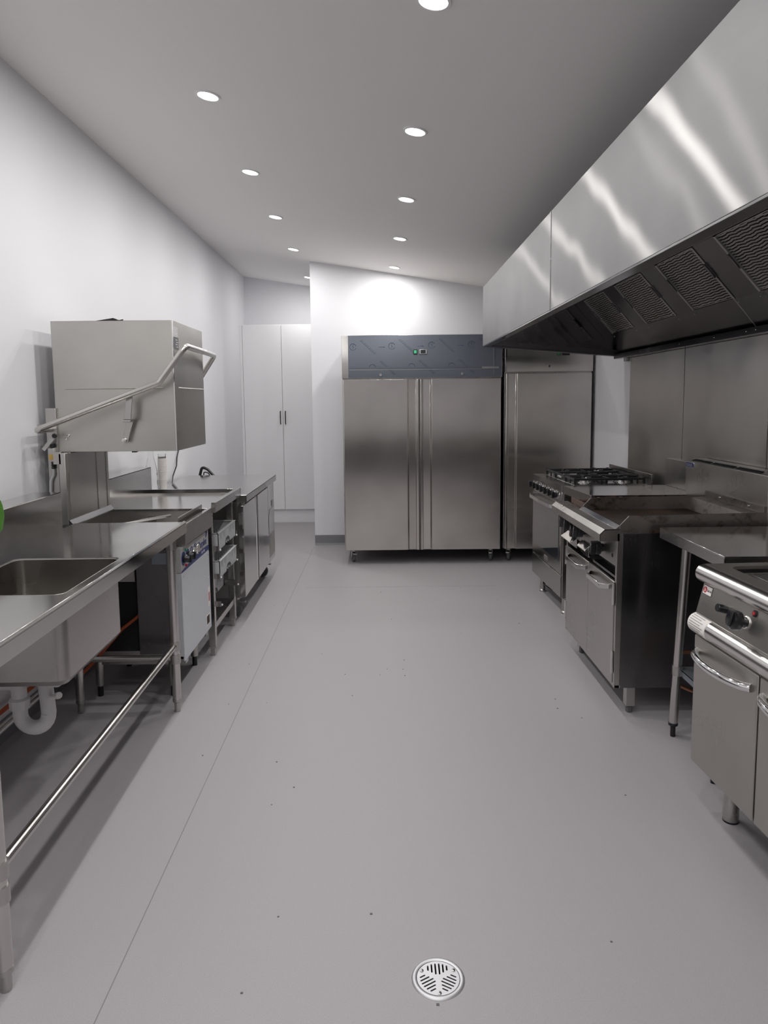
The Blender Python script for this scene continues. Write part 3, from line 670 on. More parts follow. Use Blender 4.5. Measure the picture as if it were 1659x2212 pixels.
for x, y in ((1.205, 2.345), (1.205, 1.66), (1.72, 2.345), (1.72, 1.66)):
    k = B().lathe([(.027, .0), (.027, .006)], (x, y, 0), 24).build('foot', 'black', t)
    B().lathe([(.0265, .006), (.0265, .085), (.024, .09), (.024, .20)], (x, y, 0), 24).build('foot_sleeve', 'steel', k)
t = thing('low_counter', 'dark low counter along the near wall behind the camera', 'counter', (0, -2.3, 0))
B().box(-1.5, 1.8, -2.595, -2.02, .08, .74).build('cabinet', 'rubber', t, .003)
B().box(-1.52, 1.82, -2.598, -2.0, .74, .77).build('worktop', 'steel_dull', t, .002)
B().box(-1.45, 1.75, -2.55, -2.06, 0, .08).build('plinth', 'dark', t)
# ---------------------------------------------------------------- floor drain
t = thing('floor_drain', 'round chrome floor drain with slotted grate in the foreground floor', 'drain', (DR[0], DR[1], 0))
B().lathe([(.056, -.004), (.056, .0025), (.060, .0042), (.066, .0035), (.0685, .0002)], (DR[0], DR[1], 0), 56, 'z', False).build('rim', 'drain', t, 0, 50)
slots = []
RG = .0545
for sec in range(3):
    base = PI/2 + sec*2*PI/3          # sector axis
    ax = Vector((math.cos(base), math.sin(base))); px = Vector((-ax.y, ax.x))
    for k in range(-4, 4):
        o = (k+.5)*.0098; far = math.sqrt(.046**2-o*o) if abs(o) < .046 else 0; near = abs(o)*.62+.009
        if abs(k+.5) == 3.5: far = .033
        if far-near < .004: continue
        w = .0021; pts = []
        for (s_, tt) in ((near, -w), (far, -w), (far+.0012, 0), (far, w), (near, w), (near-.0012, 0)):
            q = ax*s_+px*(o+tt); pts.append((DR[0]+q.x, DR[1]+q.y))
        slots.append(pts)
g = plate([(DR[0]+RG*math.cos(a*PI/32), DR[1]+RG*math.sin(a*PI/32)) for a in range(64)], slots, -.0015, .004, 'grate', 'drain', t)
for a in (PI/6, 5*PI/6, 3*PI/2):
    x, y = DR[0]+.0475*math.cos(a), DR[1]+.0475*math.sin(a)
    k = B().lathe([(.0052, .002), (.005, .004), (.003, .0046), (0, .0046)], (x, y, 0), 14).build('screw', 'steel_bright', t)
    B().lathe([(.0016, .0046), (0, .005)], (x, y, 0), 6).build('screw_socket', 'dark', k)
B().lathe([(.0615, -.004), (.060, -.14), (0, -.145)], (DR[0], DR[1], 0), 32, 'z', False).build('sump', 'dark', t)
# ---------------------------------------------------------------- sink bench (left)
t = thing('sink_bench', 'long stainless sink bench with deep bowl and splashback at the left edge', 'sink bench', (-.953, 3.425, 0), .018)
XF, XJ, SY0, SY1 = -.953, -1.490, 1.42, 3.420
plate([(XJ, SY0), (XF, SY0), (XF, SY1), (XJ, SY1)], [rrect(-1.392, -.996, 2.115, 2.635, .03)], .894, .006, 'worktop', 'bench', t)
for y0, y1 in ((2.115, 2.635),):
    bw = B(); o = rrect(-1.392, -.996, y0, y1, .03, 6); i2 = rrect(-1.386, -1.002, y0+.006, y1-.006, .035, 6); n = len(o)
    vs = [(p[0], p[1], .900) for p in o]+[(p[0], p[1], .896) for p in i2]+[(p[0], p[1], .625) for p in i2]
    cx, cy = -1.194, (y0+y1)/2
    vs += [(cx+(p[0]-cx)*.93, cy+(p[1]-cy)*.94, .606) for p in i2]+[(cx+(p[0]-cx)*.12, cy+(p[1]-cy)*.12, .601) for p in i2]
    fs = [(k*n+j, k*n+(j+1) % n, (k+1)*n+(j+1) % n, (k+1)*n+j) for k in range(4) for j in range(n)]
    bowl = bw.add(vs, fs).build('sink_bowl', 'bowl', t, 0, 35)
    md = bowl.modifiers.new('th', 'SOLIDIFY'); md.thickness = .0015; md.offset = 0
    B().lathe([(.046, .599), (.046, .604), (.03, .600), (0, .598)], (cx, cy, 0), 24).build('waste_outlet', 'chrome', bowl)
B().prism([(XF+.0, .848), (XF+.0, .897), (XF-.006, .9045), (XF-.014, .9045), (XF-.018, .900), (XF-.006, .896), (XF-.004, .848)], 'y', SY0, SY1).build('front_apron', 'bench', t, .0006)
B().box(XJ, XF-.004, SY1-.003, SY1, .856, .894).build('end_apron', 'steel', t)
B().prism([(XJ, .894), (XJ, 1.066), (XJ-.004, 1.070), (-1.615, 1.070), (-1.615, .90), (-1.611, .90), (-1.611, 1.066), (XJ-.005, 1.066), (XJ-.005, .894)], 'y', SY0, 3.285).build('splashback', 'bench', t, .0006)
B().box(-1.611, XJ-.003, 3.280, 3.285, .894, 1.067).build('splash_end', 'steel', t)
for k, (x, y) in enumerate(((-.998, 3.296), (-.998, 1.664), (-1.458, 3.297), (-1.458, 1.664))):
    l = B().tube([(x, y, .055), (x, y, .86)], .0205, 24).build('leg', 'tube', t)
    B().lathe([(.013, 0), (.0145, .004), (.0145, .045), (.0212, .05), (.0212, .064)], (x, y, 0), 14).build('foot', 'steel_dull', l)
    zc = (.325, .262)
    for c in zc: B().tube([(x, y, c-.022), (x, y, c+.022)], .0245, 24).build('collar', 'steel_dull', l)
    if y > 3: B().lathe([(.024, .79), (.024, .86)], (x, y, 0), 20).build('collar', 'steel_dull', l)
B().tube([(-.998, 1.664, .325), (-.998, 3.296, .325)], .0145, 18).build('side_rail', 'tube', t)
B().tube([(-1.458, 1.664, .262), (-1.458, 3.296, .262)], .0145, 18).build('side_rail', 'tube', t)
B().tube([(-1.458, 3.296, .265), (-.998, 3.296, .265)], .0145, 18).build('cross_rail', 'tube', t)
B().tube([(-1.458, 1.664, .265), (-.998, 1.664, .265)], .0145, 18).build('cross_rail', 'tube', t)
# waste trap (white plastic), under the bowl
tr = B().tube([(-1.192, 2.375, .602), (-1.176, 2.365, .42)]+[( -1.224+.048*math.cos(a), 2.362, .415+.048*math.sin(a)) for a in [-i*PI/12 for i in range(0, 13)]]+[(-1.272, 2.362, .46)], .0245, 20).build('waste_trap', 'pvc', t)
tr2 = B().tube(bend([(-1.272, 2.362, .45), (-1.272, 2.362, .528), (-1.40, 2.362, .528), (-1.60, 2.362, .50)], .03, 6), .0255, 20).build('waste_pipe', 'pvc', t)
nut = B().lathe([(.026, .436), (.033, .438), (.034, .470), (.028, .476)], (-1.272, 2.362, 0), 10).build('trap_nut', 'pvc', tr)
for dz in (.0, .042):
    B().tube([(-1.165, 2.36, .475+dz), (-1.128, 2.33, .492+dz)], .0085, 12).tube([(-1.132, 2.334, .490+dz), (-1.118, 2.322, .497+dz)], .0115, 8).build('hose_spigot', 'white_pl', tr)
B().lathe([(.040, .600), (.040, .583), (.028, .578)], (-1.192, 2.375, 0), 10).build('trap_nut', 'pvc', tr)
# pipes behind the bench
pp = B().tube([(-1.64, 1.2, .175), (-1.64, 3.6, .165), (-1.62, 4.9, .125)], .010, 10).build('orange_water_pipe', 'orange'); tag(pp, 'orange water pipe running low along the wall under the sink bench', 'pipe')
# ---------------------------------------------------------------- green plant at the left edge
t = thing('potted_plant', 'bright green plant on the sink bench, only a curled leaf showing at the left edge', 'plant', (-1.16, 1.78, .901))
B().lathe([(.0, .903), (.055, .903), (.075, .97), (.085, 1.04), (.08, 1.045), (.07, 1.03), (0, 1.03)], (-1.16, 1.78, 0), 24).build('pot', 'pot', t)
def leaf(bx, tip, w, mat, droop=.1, curl=.5):
    a, c = Vector(bx), Vector(tip); vs = []; fs = []; n = 14; m_ = 6
    d = (c-a); side = Vector((-d.y, d.x, 0)).normalized()
    for i in range(n+1):
        u = i/n; p = a+d*u+Vector((0, 0, droop*4*u*(1-u)*(1.3-u))); ww = w*math.sin(PI*min(1, u*.93+.05))**.8
        for j in range(m_+1):
            q = (j/m_-.5)*2; vs.append(p+side*(q*ww)+Vector((0, 0, -abs(q)**1.7*ww*curl+(.004*math.sin(u*22+q*2)))))
    for i in range(n):
        for j in range(m_): fs.append((i*(m_+1)+j, i*(m_+1)+j+1, (i+1)*(m_+1)+j+1, (i+1)*(m_+1)+j))
    o = B().add(vs, fs).build('leaf', mat, t, 0, 80); md = o.modifiers.new('th', 'SOLIDIFY'); md.thickness = .0012; return o
B().tube(bend([(-1.15, 1.78, 1.03), (-1.08, 1.74, 1.25), (-1.003, 1.725, 1.262)], .08), .0025, 8).build('stem', 'leafdark', t)
for bx, tip, w, dr in (((-.995, 1.715, 1.262), (-.990, 1.80, 1.150), .050, .055), ((-1.16, 1.79, 1.03), (-1.05, 1.92, 1.20), .04, .12), ((-1.17, 1.78, 1.03), (-1.34, 1.84, 1.15), .045, .14),
                       ((-1.16, 1.77, 1.03), (-1.08, 1.60, 1.16), .045, .14), ((-1.16, 1.78, 1.03), (-1.24, 1.64, 1.2), .04, .1), ((-1.16, 1.78, 1.03), (-1.02, 1.70, 1.02), .04, .1)):
    leaf(bx, tip, w, 'leaf', dr)
o = B().tube(bend([(-1.575, 2.60, 1.071), (-1.572, 2.70, 1.074), (-1.558, 2.83, 1.074), (-1.570, 2.87, 1.075), (-1.578, 2.84, 1.074), (-1.566, 2.81, 1.074)], .02), .0035, 8).build('black_wire', 'black'); tag(o, 'short black wire end lying on the splashback ledge beside the leaf', 'wire')
# ---------------------------------------------------------------- pass-through dishwasher
t = thing('hood_dishwasher', 'stainless pass-through dishwasher with raised hood and tube lift handle', 'dishwasher', (-1.25, 3.7, 0))
DA, DB = 3.435, 3.965
# tank
tk = B()
XT0, XT1 = -1.525, -.962
side = [(XT0, .605), (-1.22, .605), (-1.22, .78), (XT1, .78), (XT1, .882), (XT0, .882)]
tk.prism(side, 'y', DA, DA+.003).prism(side, 'y', DB-.003, DB).box(XT0, XT0+.004, DA, DB, .605, .882).box(XT1-.004, XT1, DA-.008, DB, .778, .882).box(XT0, -1.22, DA, DB, .602, .606).box(-1.224, -1.22, DA, DB, .605, .784).box(-1.22, XT1, DA, DB, .778, .782)
tank = tk.build('tank', 'steel_dull', t, .001)
B().box(XT0, XT1-.02, DB-.018, DB, .874, .886).box(XT0, XT0+.022, DA, DB, .878, .888).box(XT1-.020, XT1, DA, DB, .880, .886).build('tank_rim', 'bench', tank, .001)
B().box(-1.010, -1.006, DA+.04, DB-.03, .862, .912).box(-1.010, -.980, DA+.04, DB-.03, .862, .866).build('drip_guide', 'steel', tank, .0008)
for y in (3.60, 3.80): B().lathe([(0, .003), (.009, .002), (.010, 0)], (-.985, y, .868), 12).build('bolt', 'chrome', tank)
ws = B().tube([(-1.45, 3.50, .855), (-1.16, 3.86, .862)], .008, 8).build('wash_arm', 'steel_bright', tank)
B().box(-1.42, -1.0, 3.456, 3.462, .838, .846).box(-1.42, -1.0, 3.476, 3.480, .838, .846).build('rack_guide', 'steel_bright', tank)
B().lathe([(.011, .83), (.011, .862), (.016, .864), (.016, .874), (0, .876)], (-1.22, 3.50, 0), 14).build('arm_hub', 'steel_bright', tank)
for x in (-1.32, -1.27, -1.17, -1.08, -1.03): B().lathe([(.005, .84), (.006, .853), (0, .856)], (x, 3.475, 0), 8).build('jet_cap', 'steel_bright', tank)
B().box(-1.315, -1.27, DB-.008, DB-.004, .80, .845).build('clip_plate', 'steel_bright', tank)
# lower cabinet
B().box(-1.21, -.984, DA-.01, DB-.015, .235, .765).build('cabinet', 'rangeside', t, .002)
fp = B().box(-.985, -.977, 3.392, 3.938, .212, .650).build('front_panel', 'whitefilm', t, .0015); L(fp, 'pale blue film covered panel')
B().box(-1.03, -.985, 3.392, 3.398, .235, .650).build('panel_fold', 'whitefilm', fp)
for y, z in ((3.415, .63), (3.915, .63), (3.915, .50), (3.415, .24), (3.90, .24)): B().lathe([(0, .002), (.004, .002), (.004, 0)], (-.977, y, z), 8, 'x').build('screw', 'steel_bright', fp)
B().box(-.9772, -.9765, 3.885, 3.925, .34, .45).build('rating_label', 'paper', fp); B().box(-.9768, -.9762, 3.893, 3.917, .37, .42).build('label_print', 'red', fp)
B().box(-.9772, -.9765, 3.83, 3.905, .245, .305).build('warning_label', 'paper', fp); B().box(-.9768, -.9762, 3.838, 3.897, .252, .298).build('label_print', 'brown', fp)
cpn = B().box(-1.03, -.978, 3.392, 3.938, .652, .775).build('control_panel', 'silverp', t, .001)
b = B(); k = 14
top = [(3.394+.542*i/k, .660+.026*math.sin(PI*min(1, i/k*.62))) for i in range(k+1)]; bot = [(3.394+.542*i/k, .6525+.006*i/k) for i in range(k+1)]
for i in range(k):
    a, c, d_, e = top[i], top[i+1], bot[i+1], bot[i]
    b.add([(-.9775, a[0], a[1]), (-.9775, c[0], c[1]), (-.9775, d_[0], d_[1]), (-.9775, e[0], e[1]), (-.9770, a[0], a[1]), (-.9770, c[0], c[1]), (-.9770, d_[0], d_[1]), (-.9770, e[0], e[1])],
          [(4, 7, 6, 5), (0, 1, 2, 3), (0, 4, 5, 1), (2, 6, 7, 3)])
b.build('blue_swoosh', 'blue', cpn)
text('Sharpline', .056, frame((-.9772, 3.712, .700), (0, 1, .0), (0, 0, 1)), 'lettering', 'blue', cpn, .0003, .15, .86)
text('SD-750', .0175, frame((-.9768, 3.770, .6655), (0, 1, .0), (0, 0, 1)), 'lettering', 'white_pl', cpn, .0003, .2, 1.4)
b = B()
for dy, dz in ((0, 0), (.018, .006), (.008, .018), (.026, .018)):
    b.lathe([(0, .0006), (.0085, .0006), (.0085, 0)], (-.9775, 3.880+dy, .742+dz), 10, 'x')
b.build('bubble_logo', 'blue', cpn)
for y, z, r in ((3.432, .716, .034), (3.508, .716, .034), (3.585, .716, .031), (3.655, .718, .031)):
    k_ = B().lathe([(r, .0), (r, .0012), (0, .0014)], (-.978, y, z), 28, 'x').build('dial_mark', 'blue', cpn)
for y, z in ((3.432, .716), (3.508, .716)):
    k_ = B().lathe([(.020, .0), (.021, .012), (.018, .018), (.014, .034), (0, .036)], (-.978, y, z), 24, 'x').box(-.958, -.936, y-.006, y+.006, z-.018, z+.018).build('knob', 'black', cpn, .001)
for y, z in ((3.595, .713), (3.668, .716)):
    k_ = B().lathe([(.027, .0), (.027, .012), (.025, .016)], (-.978, y, z), 28, 'x').build('gauge', 'chrome', cpn)
    B().lathe([(.025, .0145), (0, .0145)], (-.978, y, z), 28, 'x').build('gauge_face', 'white_pl', k_); B().box(-.9634, -.9628, y-.001, y+.001, z-.002, z+.02).build('needle', 'black', k_)
B().lathe([(.007, 0), (.007, .006), (.004, .009), (0, .0095)], (-.978, 3.468, .752), 12, 'x').build('green_lamp', 'green', cpn)
B().lathe([(.007, 0), (.007, .006), (.004, .009), (0, .0095)], (-.978, 3.468, .676), 12, 'x').build('red_lamp', 'red', cpn)
B().box(-1.50, -1.0, 3.48, 3.53, .165, .235).box(-1.50, -1.0, 3.90, 3.94, .165, .235).box(-1.06, -1.0, 3.48, 3.94, .19, .235).build('base_frame', 'steel_dull', t)
for x, y in ((-1.07, 3.49), (-1.07, 3.90), (-1.44, 3.49), (-1.44, 3.90)):
    l = B().tube([(x, y, .055), (x, y, .2)], .020, 18).build('leg', 'steel_dull', t); B().lathe([(.014, 0), (.014, .055)], (x, y, 0), 14).build('foot', 'black', l)
B().box(-1.50, -1.225, 3.465, 3.93, .24, .60).build('under_tank_box', 'dark', t)  # near-black box filling the space under the tank
B().tube(bend([(-1.205, 3.50, .46), (-1.215, 3.448, .425), (-1.30, 3.446, .36), (-1.43, 3.446, .215), (-1.52, 3.45, .12)], .03), .008, 10).build('supply_hose', 'orange', t)
B().box(-1.13, -1.06, DA-.0108, DA-.0098, .69, .745).build('data_plate', 'galv', t)
# back column
B().box(-1.56, -1.527, DA-.005, DB+.003, .888, 1.238).box(-1.56, -1.53, 3.51, DB+.003, 1.238, 1.86).build('back_column', 'steel_dull', t, .003)
for y in (3.455, 3.80, 3.93): B().box(-1.529, -1.524, y, y+.008, .89, 1.24).build('column_rib', 'steel', t)
B().box(-1.635, -1.585, 3.485, 3.50, .88, 1.455).build('side_channel', 'steel', t, .001)
B().box(-1.585, -1.548, 3.43, 3.445, 1.185, 1.245).build('guide_bracket', 'steel', t, .001)
B().box(-1.38, -1.355, 3.93, 3.96, 1.205, 1.245).build('guide_block', 'black', t, .001)
B().prism([(-1.527, .883), (-1.506, .885), (-1.506, .889), (-1.5245, .911), (-1.527, .911)], 'y', DA, DB).build('splash_lip', 'rangeside', t)
# limit switch
k = B().box(-1.622, -1.594, 3.462, 3.485, 1.195, 1.262).build('limit_switch', 'silverp', t, .002)
B().box(-1.618, -1.599, 3.4605, 3.463, 1.205, 1.232).build('yellow_label', 'gold', k)
B().lathe([(.010, 0), (.010, .02), (.0, .022)], (-1.604, 3.47, 1.262), 12).build('switch_head', 'black', k)
b = B().box(-.045, .045, -.0015, .0015, -.009, .009); b.v = [Matrix.Rotation(-.86, 4, 'Y') @ v + Vector((-1.612, 3.455, 1.288)) for v in b.v]; b.build('lever', 'silverp', k)
B().lathe([(0, -.004), (.011, -.004), (.012, .004), (0, .005)], (-1.582, 3.452, 1.322), 16, 'y').build('roller', 'black', k)
B().lathe([(.006, -.035), (.009, -.032), (.007, -.025), (.009, -.018), (.007, -.010), (.009, 0)], (-1.606, 3.473, 1.195), 12).build('cable_gland', 'black', k)
B().tube(bend([(-1.606, 3.473, 1.165), (-1.606, 3.47, 1.13), (-1.622, 3.468, 1.10), (-1.626, 3.47, 1.04), (-1.622, 3.475, .96), (-1.62, 3.48, .88)], .03), .005, 10).build('cable', 'rack', k)
# hood box
HX0, HX1, HA_, HB2 = -1.592, -1.006, 3.500, 4.075
hdb = B().box(HX0, HX1, HA_, HA_+.003, 1.240, 1.872).box(HX0, HX1, HB2-.003, HB2, 1.240, 1.872).box(HX1-.003, HX1, HA_, HB2, 1.240, 1.872).box(HX0, HX1, HA_, HB2, 1.869, 1.872).box(HX0, HX0+.003, HA_, HB2, 1.5, 1.872).build('hood', 'dwskin', t, .0015)
B().tube([(-1.54, HA_, 1.548), (-1.06, HA_, 1.548)], .004, 8).build('pressed_rib', 'dwskin', hdb)
B().tube([(HX1, 3.56, 1.548), (HX1, 4.06, 1.548)], .004, 8).build('pressed_rib', 'dwskin', hdb)
B().box(HX1-.004, HX1+.0008, HA_-.0008, HA_+.010, 1.24, 1.872).build('corner_seam', 'steel_bright', hdb)
for x, z in ((-1.545, 1.305), (-1.535, 1.320)): B().lathe([(0, -.008), (.006, -.007), (.008, 0)], (x, HA_, z), 12, 'y').build('bolt', 'steel_bright', hdb)
dl = B().box(HX1, HX1+.001, 3.512, 3.590, 1.79, 1.845).build('instruction_label', 'silverp', hdb); B().box(HX1+.0005, HX1+.0015, 3.515, 3.593, 1.735, 1.795).build('dark_label', 'rubber', hdb)
b = B()
for i in range(6): b.box(HX1+.0008, HX1+.0014, 3.518, 3.583-(i % 3)*.008, 1.838-i*.008, 1.840-i*.008)
for i in range(4): b.box(HX1+.0013, HX1+.0019, 3.545+(i % 2)*.012, 3.575+(i % 2)*.008, 1.780-i*.011, 1.783-i*.011)
b.build('label_print', 'white_pl', hdb)['kind'] = 'stuff'
hn = B().tube(bend([(-1.585, 4.13, 1.36), (-1.615, 4.0, 1.352), (-1.618, 3.335, 1.352), (-1.055, 3.415, 1.570), (-.925, 3.425, 1.742), (-.952, 4.13, 1.742), (-1.07, 4.14, 1.57), (-1.585, 4.13, 1.36)], .035, 7), .0145, 18).build('lift_handle', 'tube', t)
st = B().tube([(-1.215, 3.43, 1.50), (-1.215, 3.43, 1.50)], .004, 6)
st = B().prism([(-1.235, 1.395), (-1.218, 1.50), (-1.188, 1.508), (-1.200, 1.395)], 'y', 3.425, 3.431).prism([(-1.262, 1.288), (-1.236, 1.395), (-1.200, 1.395), (-1.236, 1.284)], 'y', 3.466, 3.472).prism([(-1.240, 1.385), (-1.238, 1.400), (-1.200, 1.400), (-1.202, 1.385)], 'y', 3.425, 3.472).build('link_arm', 'steel', t, .0015)
B().lathe([(0, -.012), (.010, -.011), (.012, -.002), (.012, .03)], (-1.249, 3.464, 1.297), 14, 'y').build('pivot_bolt', 'steel_bright', st)
o = B().prism([(-1.40, 1.873), (-1.29, 1.873), (-1.283, 1.882), (-1.30, 1.888), (-1.38, 1.876)], 'y', 3.53, 3.545).tube([(-1.30, 3.53, 1.880), (-1.27, 3.53, 1.875), (-1.255, 3.54, 1.880)], .003, 6).build('black_clip', 'black'); tag(o, 'small black clip lying on top of the dishwasher hood', 'clip')
# ---------------------------------------------------------------- outlet table
t = thing('outlet_table', 'stainless dishwasher outlet table with raised rim, square legs and rack runners', 'table', (-1.24, 4.33, 0))
EA, EB, EX0, EX1 = 3.972, 4.700, -1.540, -.940
B().box(EX0, EX1-.02, EA, EB, .876, .882).build('worktop', 'bench', t)
B().prism([(EX1, .858), (EX1, .912), (EX1-.004, .916), (EX1-.020, .916), (EX1-.026, .884), (EX1-.020, .884), (EX1-.014, .908), (EX1-.006, .908), (EX1-.006, .858)], 'y', EA-.002, EB).build('front_rim', 'bench', t, .0006)
B().prism([(EB, .862), (EB, .906), (EB-.022, .906), (EB-.028, .882), (EB-.022, .882), (EB-.016, .900), (EB-.006, .900), (EB-.006, .862)], 'x', EX0, EX1).build('end_rim', 'bench', t, .0006)
B().box(EX1-.022, EX1, EA-.004, EA+.001, .858, .915).build('rim_end', 'steel', t)
B().box(EX0, EX0+.004, EA, EB+.02, .880, 1.052).box(-1.640, EX0+.004, EA, EB+.02, 1.048, 1.052).box(-1.640, EX0+.004, EB+.016, EB+.02, .88, 1.052).build('splashback', 'bench', t, .0006)
for x, y in ((-1.000, 4.055), (-1.000, 4.610), (-1.480, 4.055), (-1.480, 4.610)):
    l = B().box(x-.019, x+.019, y-.019, y+.019, .055, .876).build('leg', 'steel', t, .0015)
    B().box(x-.021, x+.021, y-.021, y+.021, .048, .058).build('leg_cap', 'steel_dull', l); B().box(x-.013, x+.013, y-.013, y+.013, 0, .048).build('foot', 'steel_dull', l, .002)
B().box(-1.013, -.988, 4.075, 4.590, .150, .185).box(-1.493, -1.468, 4.075, 4.590, .150, .185).build('lower_rail', 'steel', t, .001)
for x0 in (-1.0, -1.48): pass
for z in (.612, .448, .284):
    for y, s in ((4.080, 1), (4.585, -1)):
        rn = B().box(-1.50, -.952, y-.002, y+.002, z, z+.032).box(-1.50, -.952, y, y+s*.028, z, z+.003).build('rack_runner', 'steel', t)
        B().lathe([(0, .007), (.006, .006), (.006, 0)], (-.952, y+s*.018, z+.006), 10, 'x').build('end_stop', 'white_pl', rn)
# dish racks on the runners
def dish_rack(z, x1, label, tilt=0):
    t = thing('dish_rack', label, 'dish rack', (x1-.24, 4.332, z), 0, 'grey dishwasher racks on the runners')
    xa, xb, ya, yb = x1-.48, x1, 4.094, 4.572
    h = .098
    # front wall with hand hole and slots
    holes = []
    for cy in (4.140, 4.165, 4.225, 4.250, 4.416, 4.441, 4.501, 4.526): holes.append([(cy-.007, .052), (cy+.007, .052), (cy+.007, .088), (cy-.007, .088)])
    outer = [(ya, 0), (ya+.165, 0)] + [(4.333-.074*math.cos(a*PI/10), .004+.036*math.sin(a*PI/10)) for a in range(11)] + [(yb-.165, 0), (yb, 0), (yb, h), (ya, h)]
    holes = [[(a, b) for a, b in hh] for hh in holes]
    plate(outer, holes, 0, .004, 'front_wall', 'rack', t, Matrix(((0, 0, 1, xb-.004), (1, 0, 0, 0), (0, 1, 0, z), (0, 0, 0, 1))))
    plate(outer, holes, 0, .004, 'rear_wall', 'rack', t, Matrix(((0, 0, 1, xa), (1, 0, 0, 0), (0, 1, 0, z), (0, 0, 0, 1))))
    B().box(xa, xb, ya, ya+.004, z, z+h).build('side_wall', 'rack', t); B().box(xa, xb, yb-.004, yb, z, z+h).build('side_wall', 'rack', t)
    B().box(xb-.012, xb+.003, ya, yb, z+h-.004, z+h+.002).box(xa-.003, xa+.012, ya, yb, z+h-.004, z+h+.002).box(xa, xb, ya, ya+.012, z+h-.004, z+h+.002).box(xa, xb, yb-.012, yb, z+h-.004, z+h+.002).build('rim', 'rack', t, .001)
    b = B()
    for i in range(9): b.box(xa+.05*i+.02, xa+.05*i+.026, ya, yb, z+.002, z+.010)
    for i in range(9): b.box(xa, xb, ya+.05*i+.02, ya+.05*i+.026, z+.002, z+.010)
    b.build('base_grid', 'rack', t)
    b = B()
    for i in range(8):
        for j in range(8): b.box(xa+.055*i+.045, xa+.055*i+.049, ya+.055*j+.045, ya+.055*j+.049, z+.01, z+.075)
    b.build('pegs', 'rack', t)['kind'] = 'stuff'
    for y in (4.20, 4.28, 4.39, 4.47): B().box(xb, xb+.004, y-.003, y+.003, z+.045, z+h).build('wall_rib', 'rack', t)
dish_rack(.6165, -.958, 'grey plastic dish rack on the top runners of the outlet table')
dish_rack(.4525, -.955, 'grey plastic dish rack on the middle runners of the outlet table')
dish_rack(.2885, -1.045, 'grey plastic dish rack pushed back on the bottom runners')
# ---------------------------------------------------------------- undercounter fridge
t = thing('undercounter_fridge', 'low stainless two-door fridge bench against the left wall', 'fridge', (-1.25, 5.35, 0))
FA, FB = 4.704, 6.035
B().box(-1.645, -.905, FA, FB, .852, .86).build('worktop', 'bench', t, .002)
B().box(-.909, -.905, FA, FB, .812, .858).box(-1.645, -.905, FA, FA+.004, .812, .858).box(-1.645, -.905, FB-.004, FB, .812, .858).build('apron', 'steel', t, .001)
B().box(-1.62, -.965, FA+.015, FB-.01, .155, .85).build('body', 'steel_dull', t, .002)
M['lowdoor'] = steel('low_door_steel', (.58, .56, .545), .13, grain=(120, 120, 5), smear=.05, warp=.0004, wscale=3)
for a, b_, s in ((4.690, 5.175, 1), (5.200, 5.705, -1)):
    e = b_ if s > 0 else a
    d = B().box(-.962, -.925, a if s > 0 else a+.045, b_-.045 if s > 0 else b_, .170, .790).build('door', 'lowdoor', t, .002)
    B().prism([(-.925, e-s*.045), (-.945, e-s*.032), (-.945, e-s*.016), (-.922, e-s*.012), (-.922, e-s*.002), (-.962, e-s*.002), (-.962, e-s*.045)], 'z', .170, .790).build('grip_profile', 'steel_bright', d)
    B().box(-.945, -.928, FA+.022 if s > 0 else 5.68, FA+.05 if s > 0 else 5.70, .790, .805).build('top_hinge', 'steel_dull', d)
cpn = B().box(-.962, -.925, 5.712, 6.020, .165, .800).build('compressor_panel', 'lowdoor', t, .002)
hs = []
for i in range(22):
    for j in range(17): hs.append([(5.752+i*.0108+.0035*math.cos(a)+(.0054 if j % 2 else 0), .215+j*.0108+.0035*math.sin(a)) for a in [q*PI/3 for q in range(6)]])
plate([(5.74, .205), (6.0, .205), (6.0, .40), (5.74, .40)], hs, 0, .001, 'vent_grille', 'steel_dull', cpn, Matrix(((0, 0, 1, -.9245), (1, 0, 0, 0), (0, 1, 0, 0), (0, 0, 0, 1))))
B().box(-.9255, -.9248, 5.745, 5.995, .208, .397).build('grille_backing', 'dark', cpn)
B().lathe([(0, .012), (.006, .010), (.006, 0)], (-.925, 5.735, .405), 12, 'x').build('door_latch', 'chrome', cpn)
B().tube([(-.9245, 5.722, .41), (-.9245, 5.722, .54), (-.9245, 5.78, .60), (-.9245, 5.99, .60)], .0012, 4).build('panel_joint', 'dark', cpn)
B().box(-.924, -.922, 5.88, 5.96, .61, .66).build('thermostat', 'steel_dull', cpn, .001)
for x, y in ((-1.01, 4.80), (-1.01, 5.93), (-1.53, 4.80), (-1.53, 5.93)): castor(x, y, t, .155, .052, ang=PI/2)
# things on the fridge bench
def lathe_obj(name, prof, c, mat, label, cat, n=32, group=None):
    o = B().lathe(prof, c, n).build(name, mat, None, 0, 50); tag(o, label, cat, group); return o
cc = (-1.602, 4.93, .861)
lathe_obj('glass_carafe', [(0, 0), (.040, 0), (.046, .01), (.047, .09), (.043, .14), (.030, .20), (.019, .245), (.018, .30), (.021, .305), (.019, .305), (.0165, .30), (.0175, .245), (.028, .198), (.041, .138), (.0445, .09), (.043, .014), (0, .006)], cc, 'glass', 'clear glass carafe standing behind the outlet table splashback', 'carafe')
for i in range(3):
    lathe_obj('glass_tumbler', [(0, 0), (.019, 0), (.023, .07), (.0215, .07), (.0175, .008), (0, .006)], (-1.578, 5.06, .861+i*.052), 'glass',
              ['clear glass tumbler at the bottom of the small stack beside the cups', 'clear glass tumbler in the middle of the small stack', 'clear glass tumbler on top of the small stack'][i], 'glass', 24, 'stacked tumblers on the fridge bench')
cx, cy = -1.553, 5.02
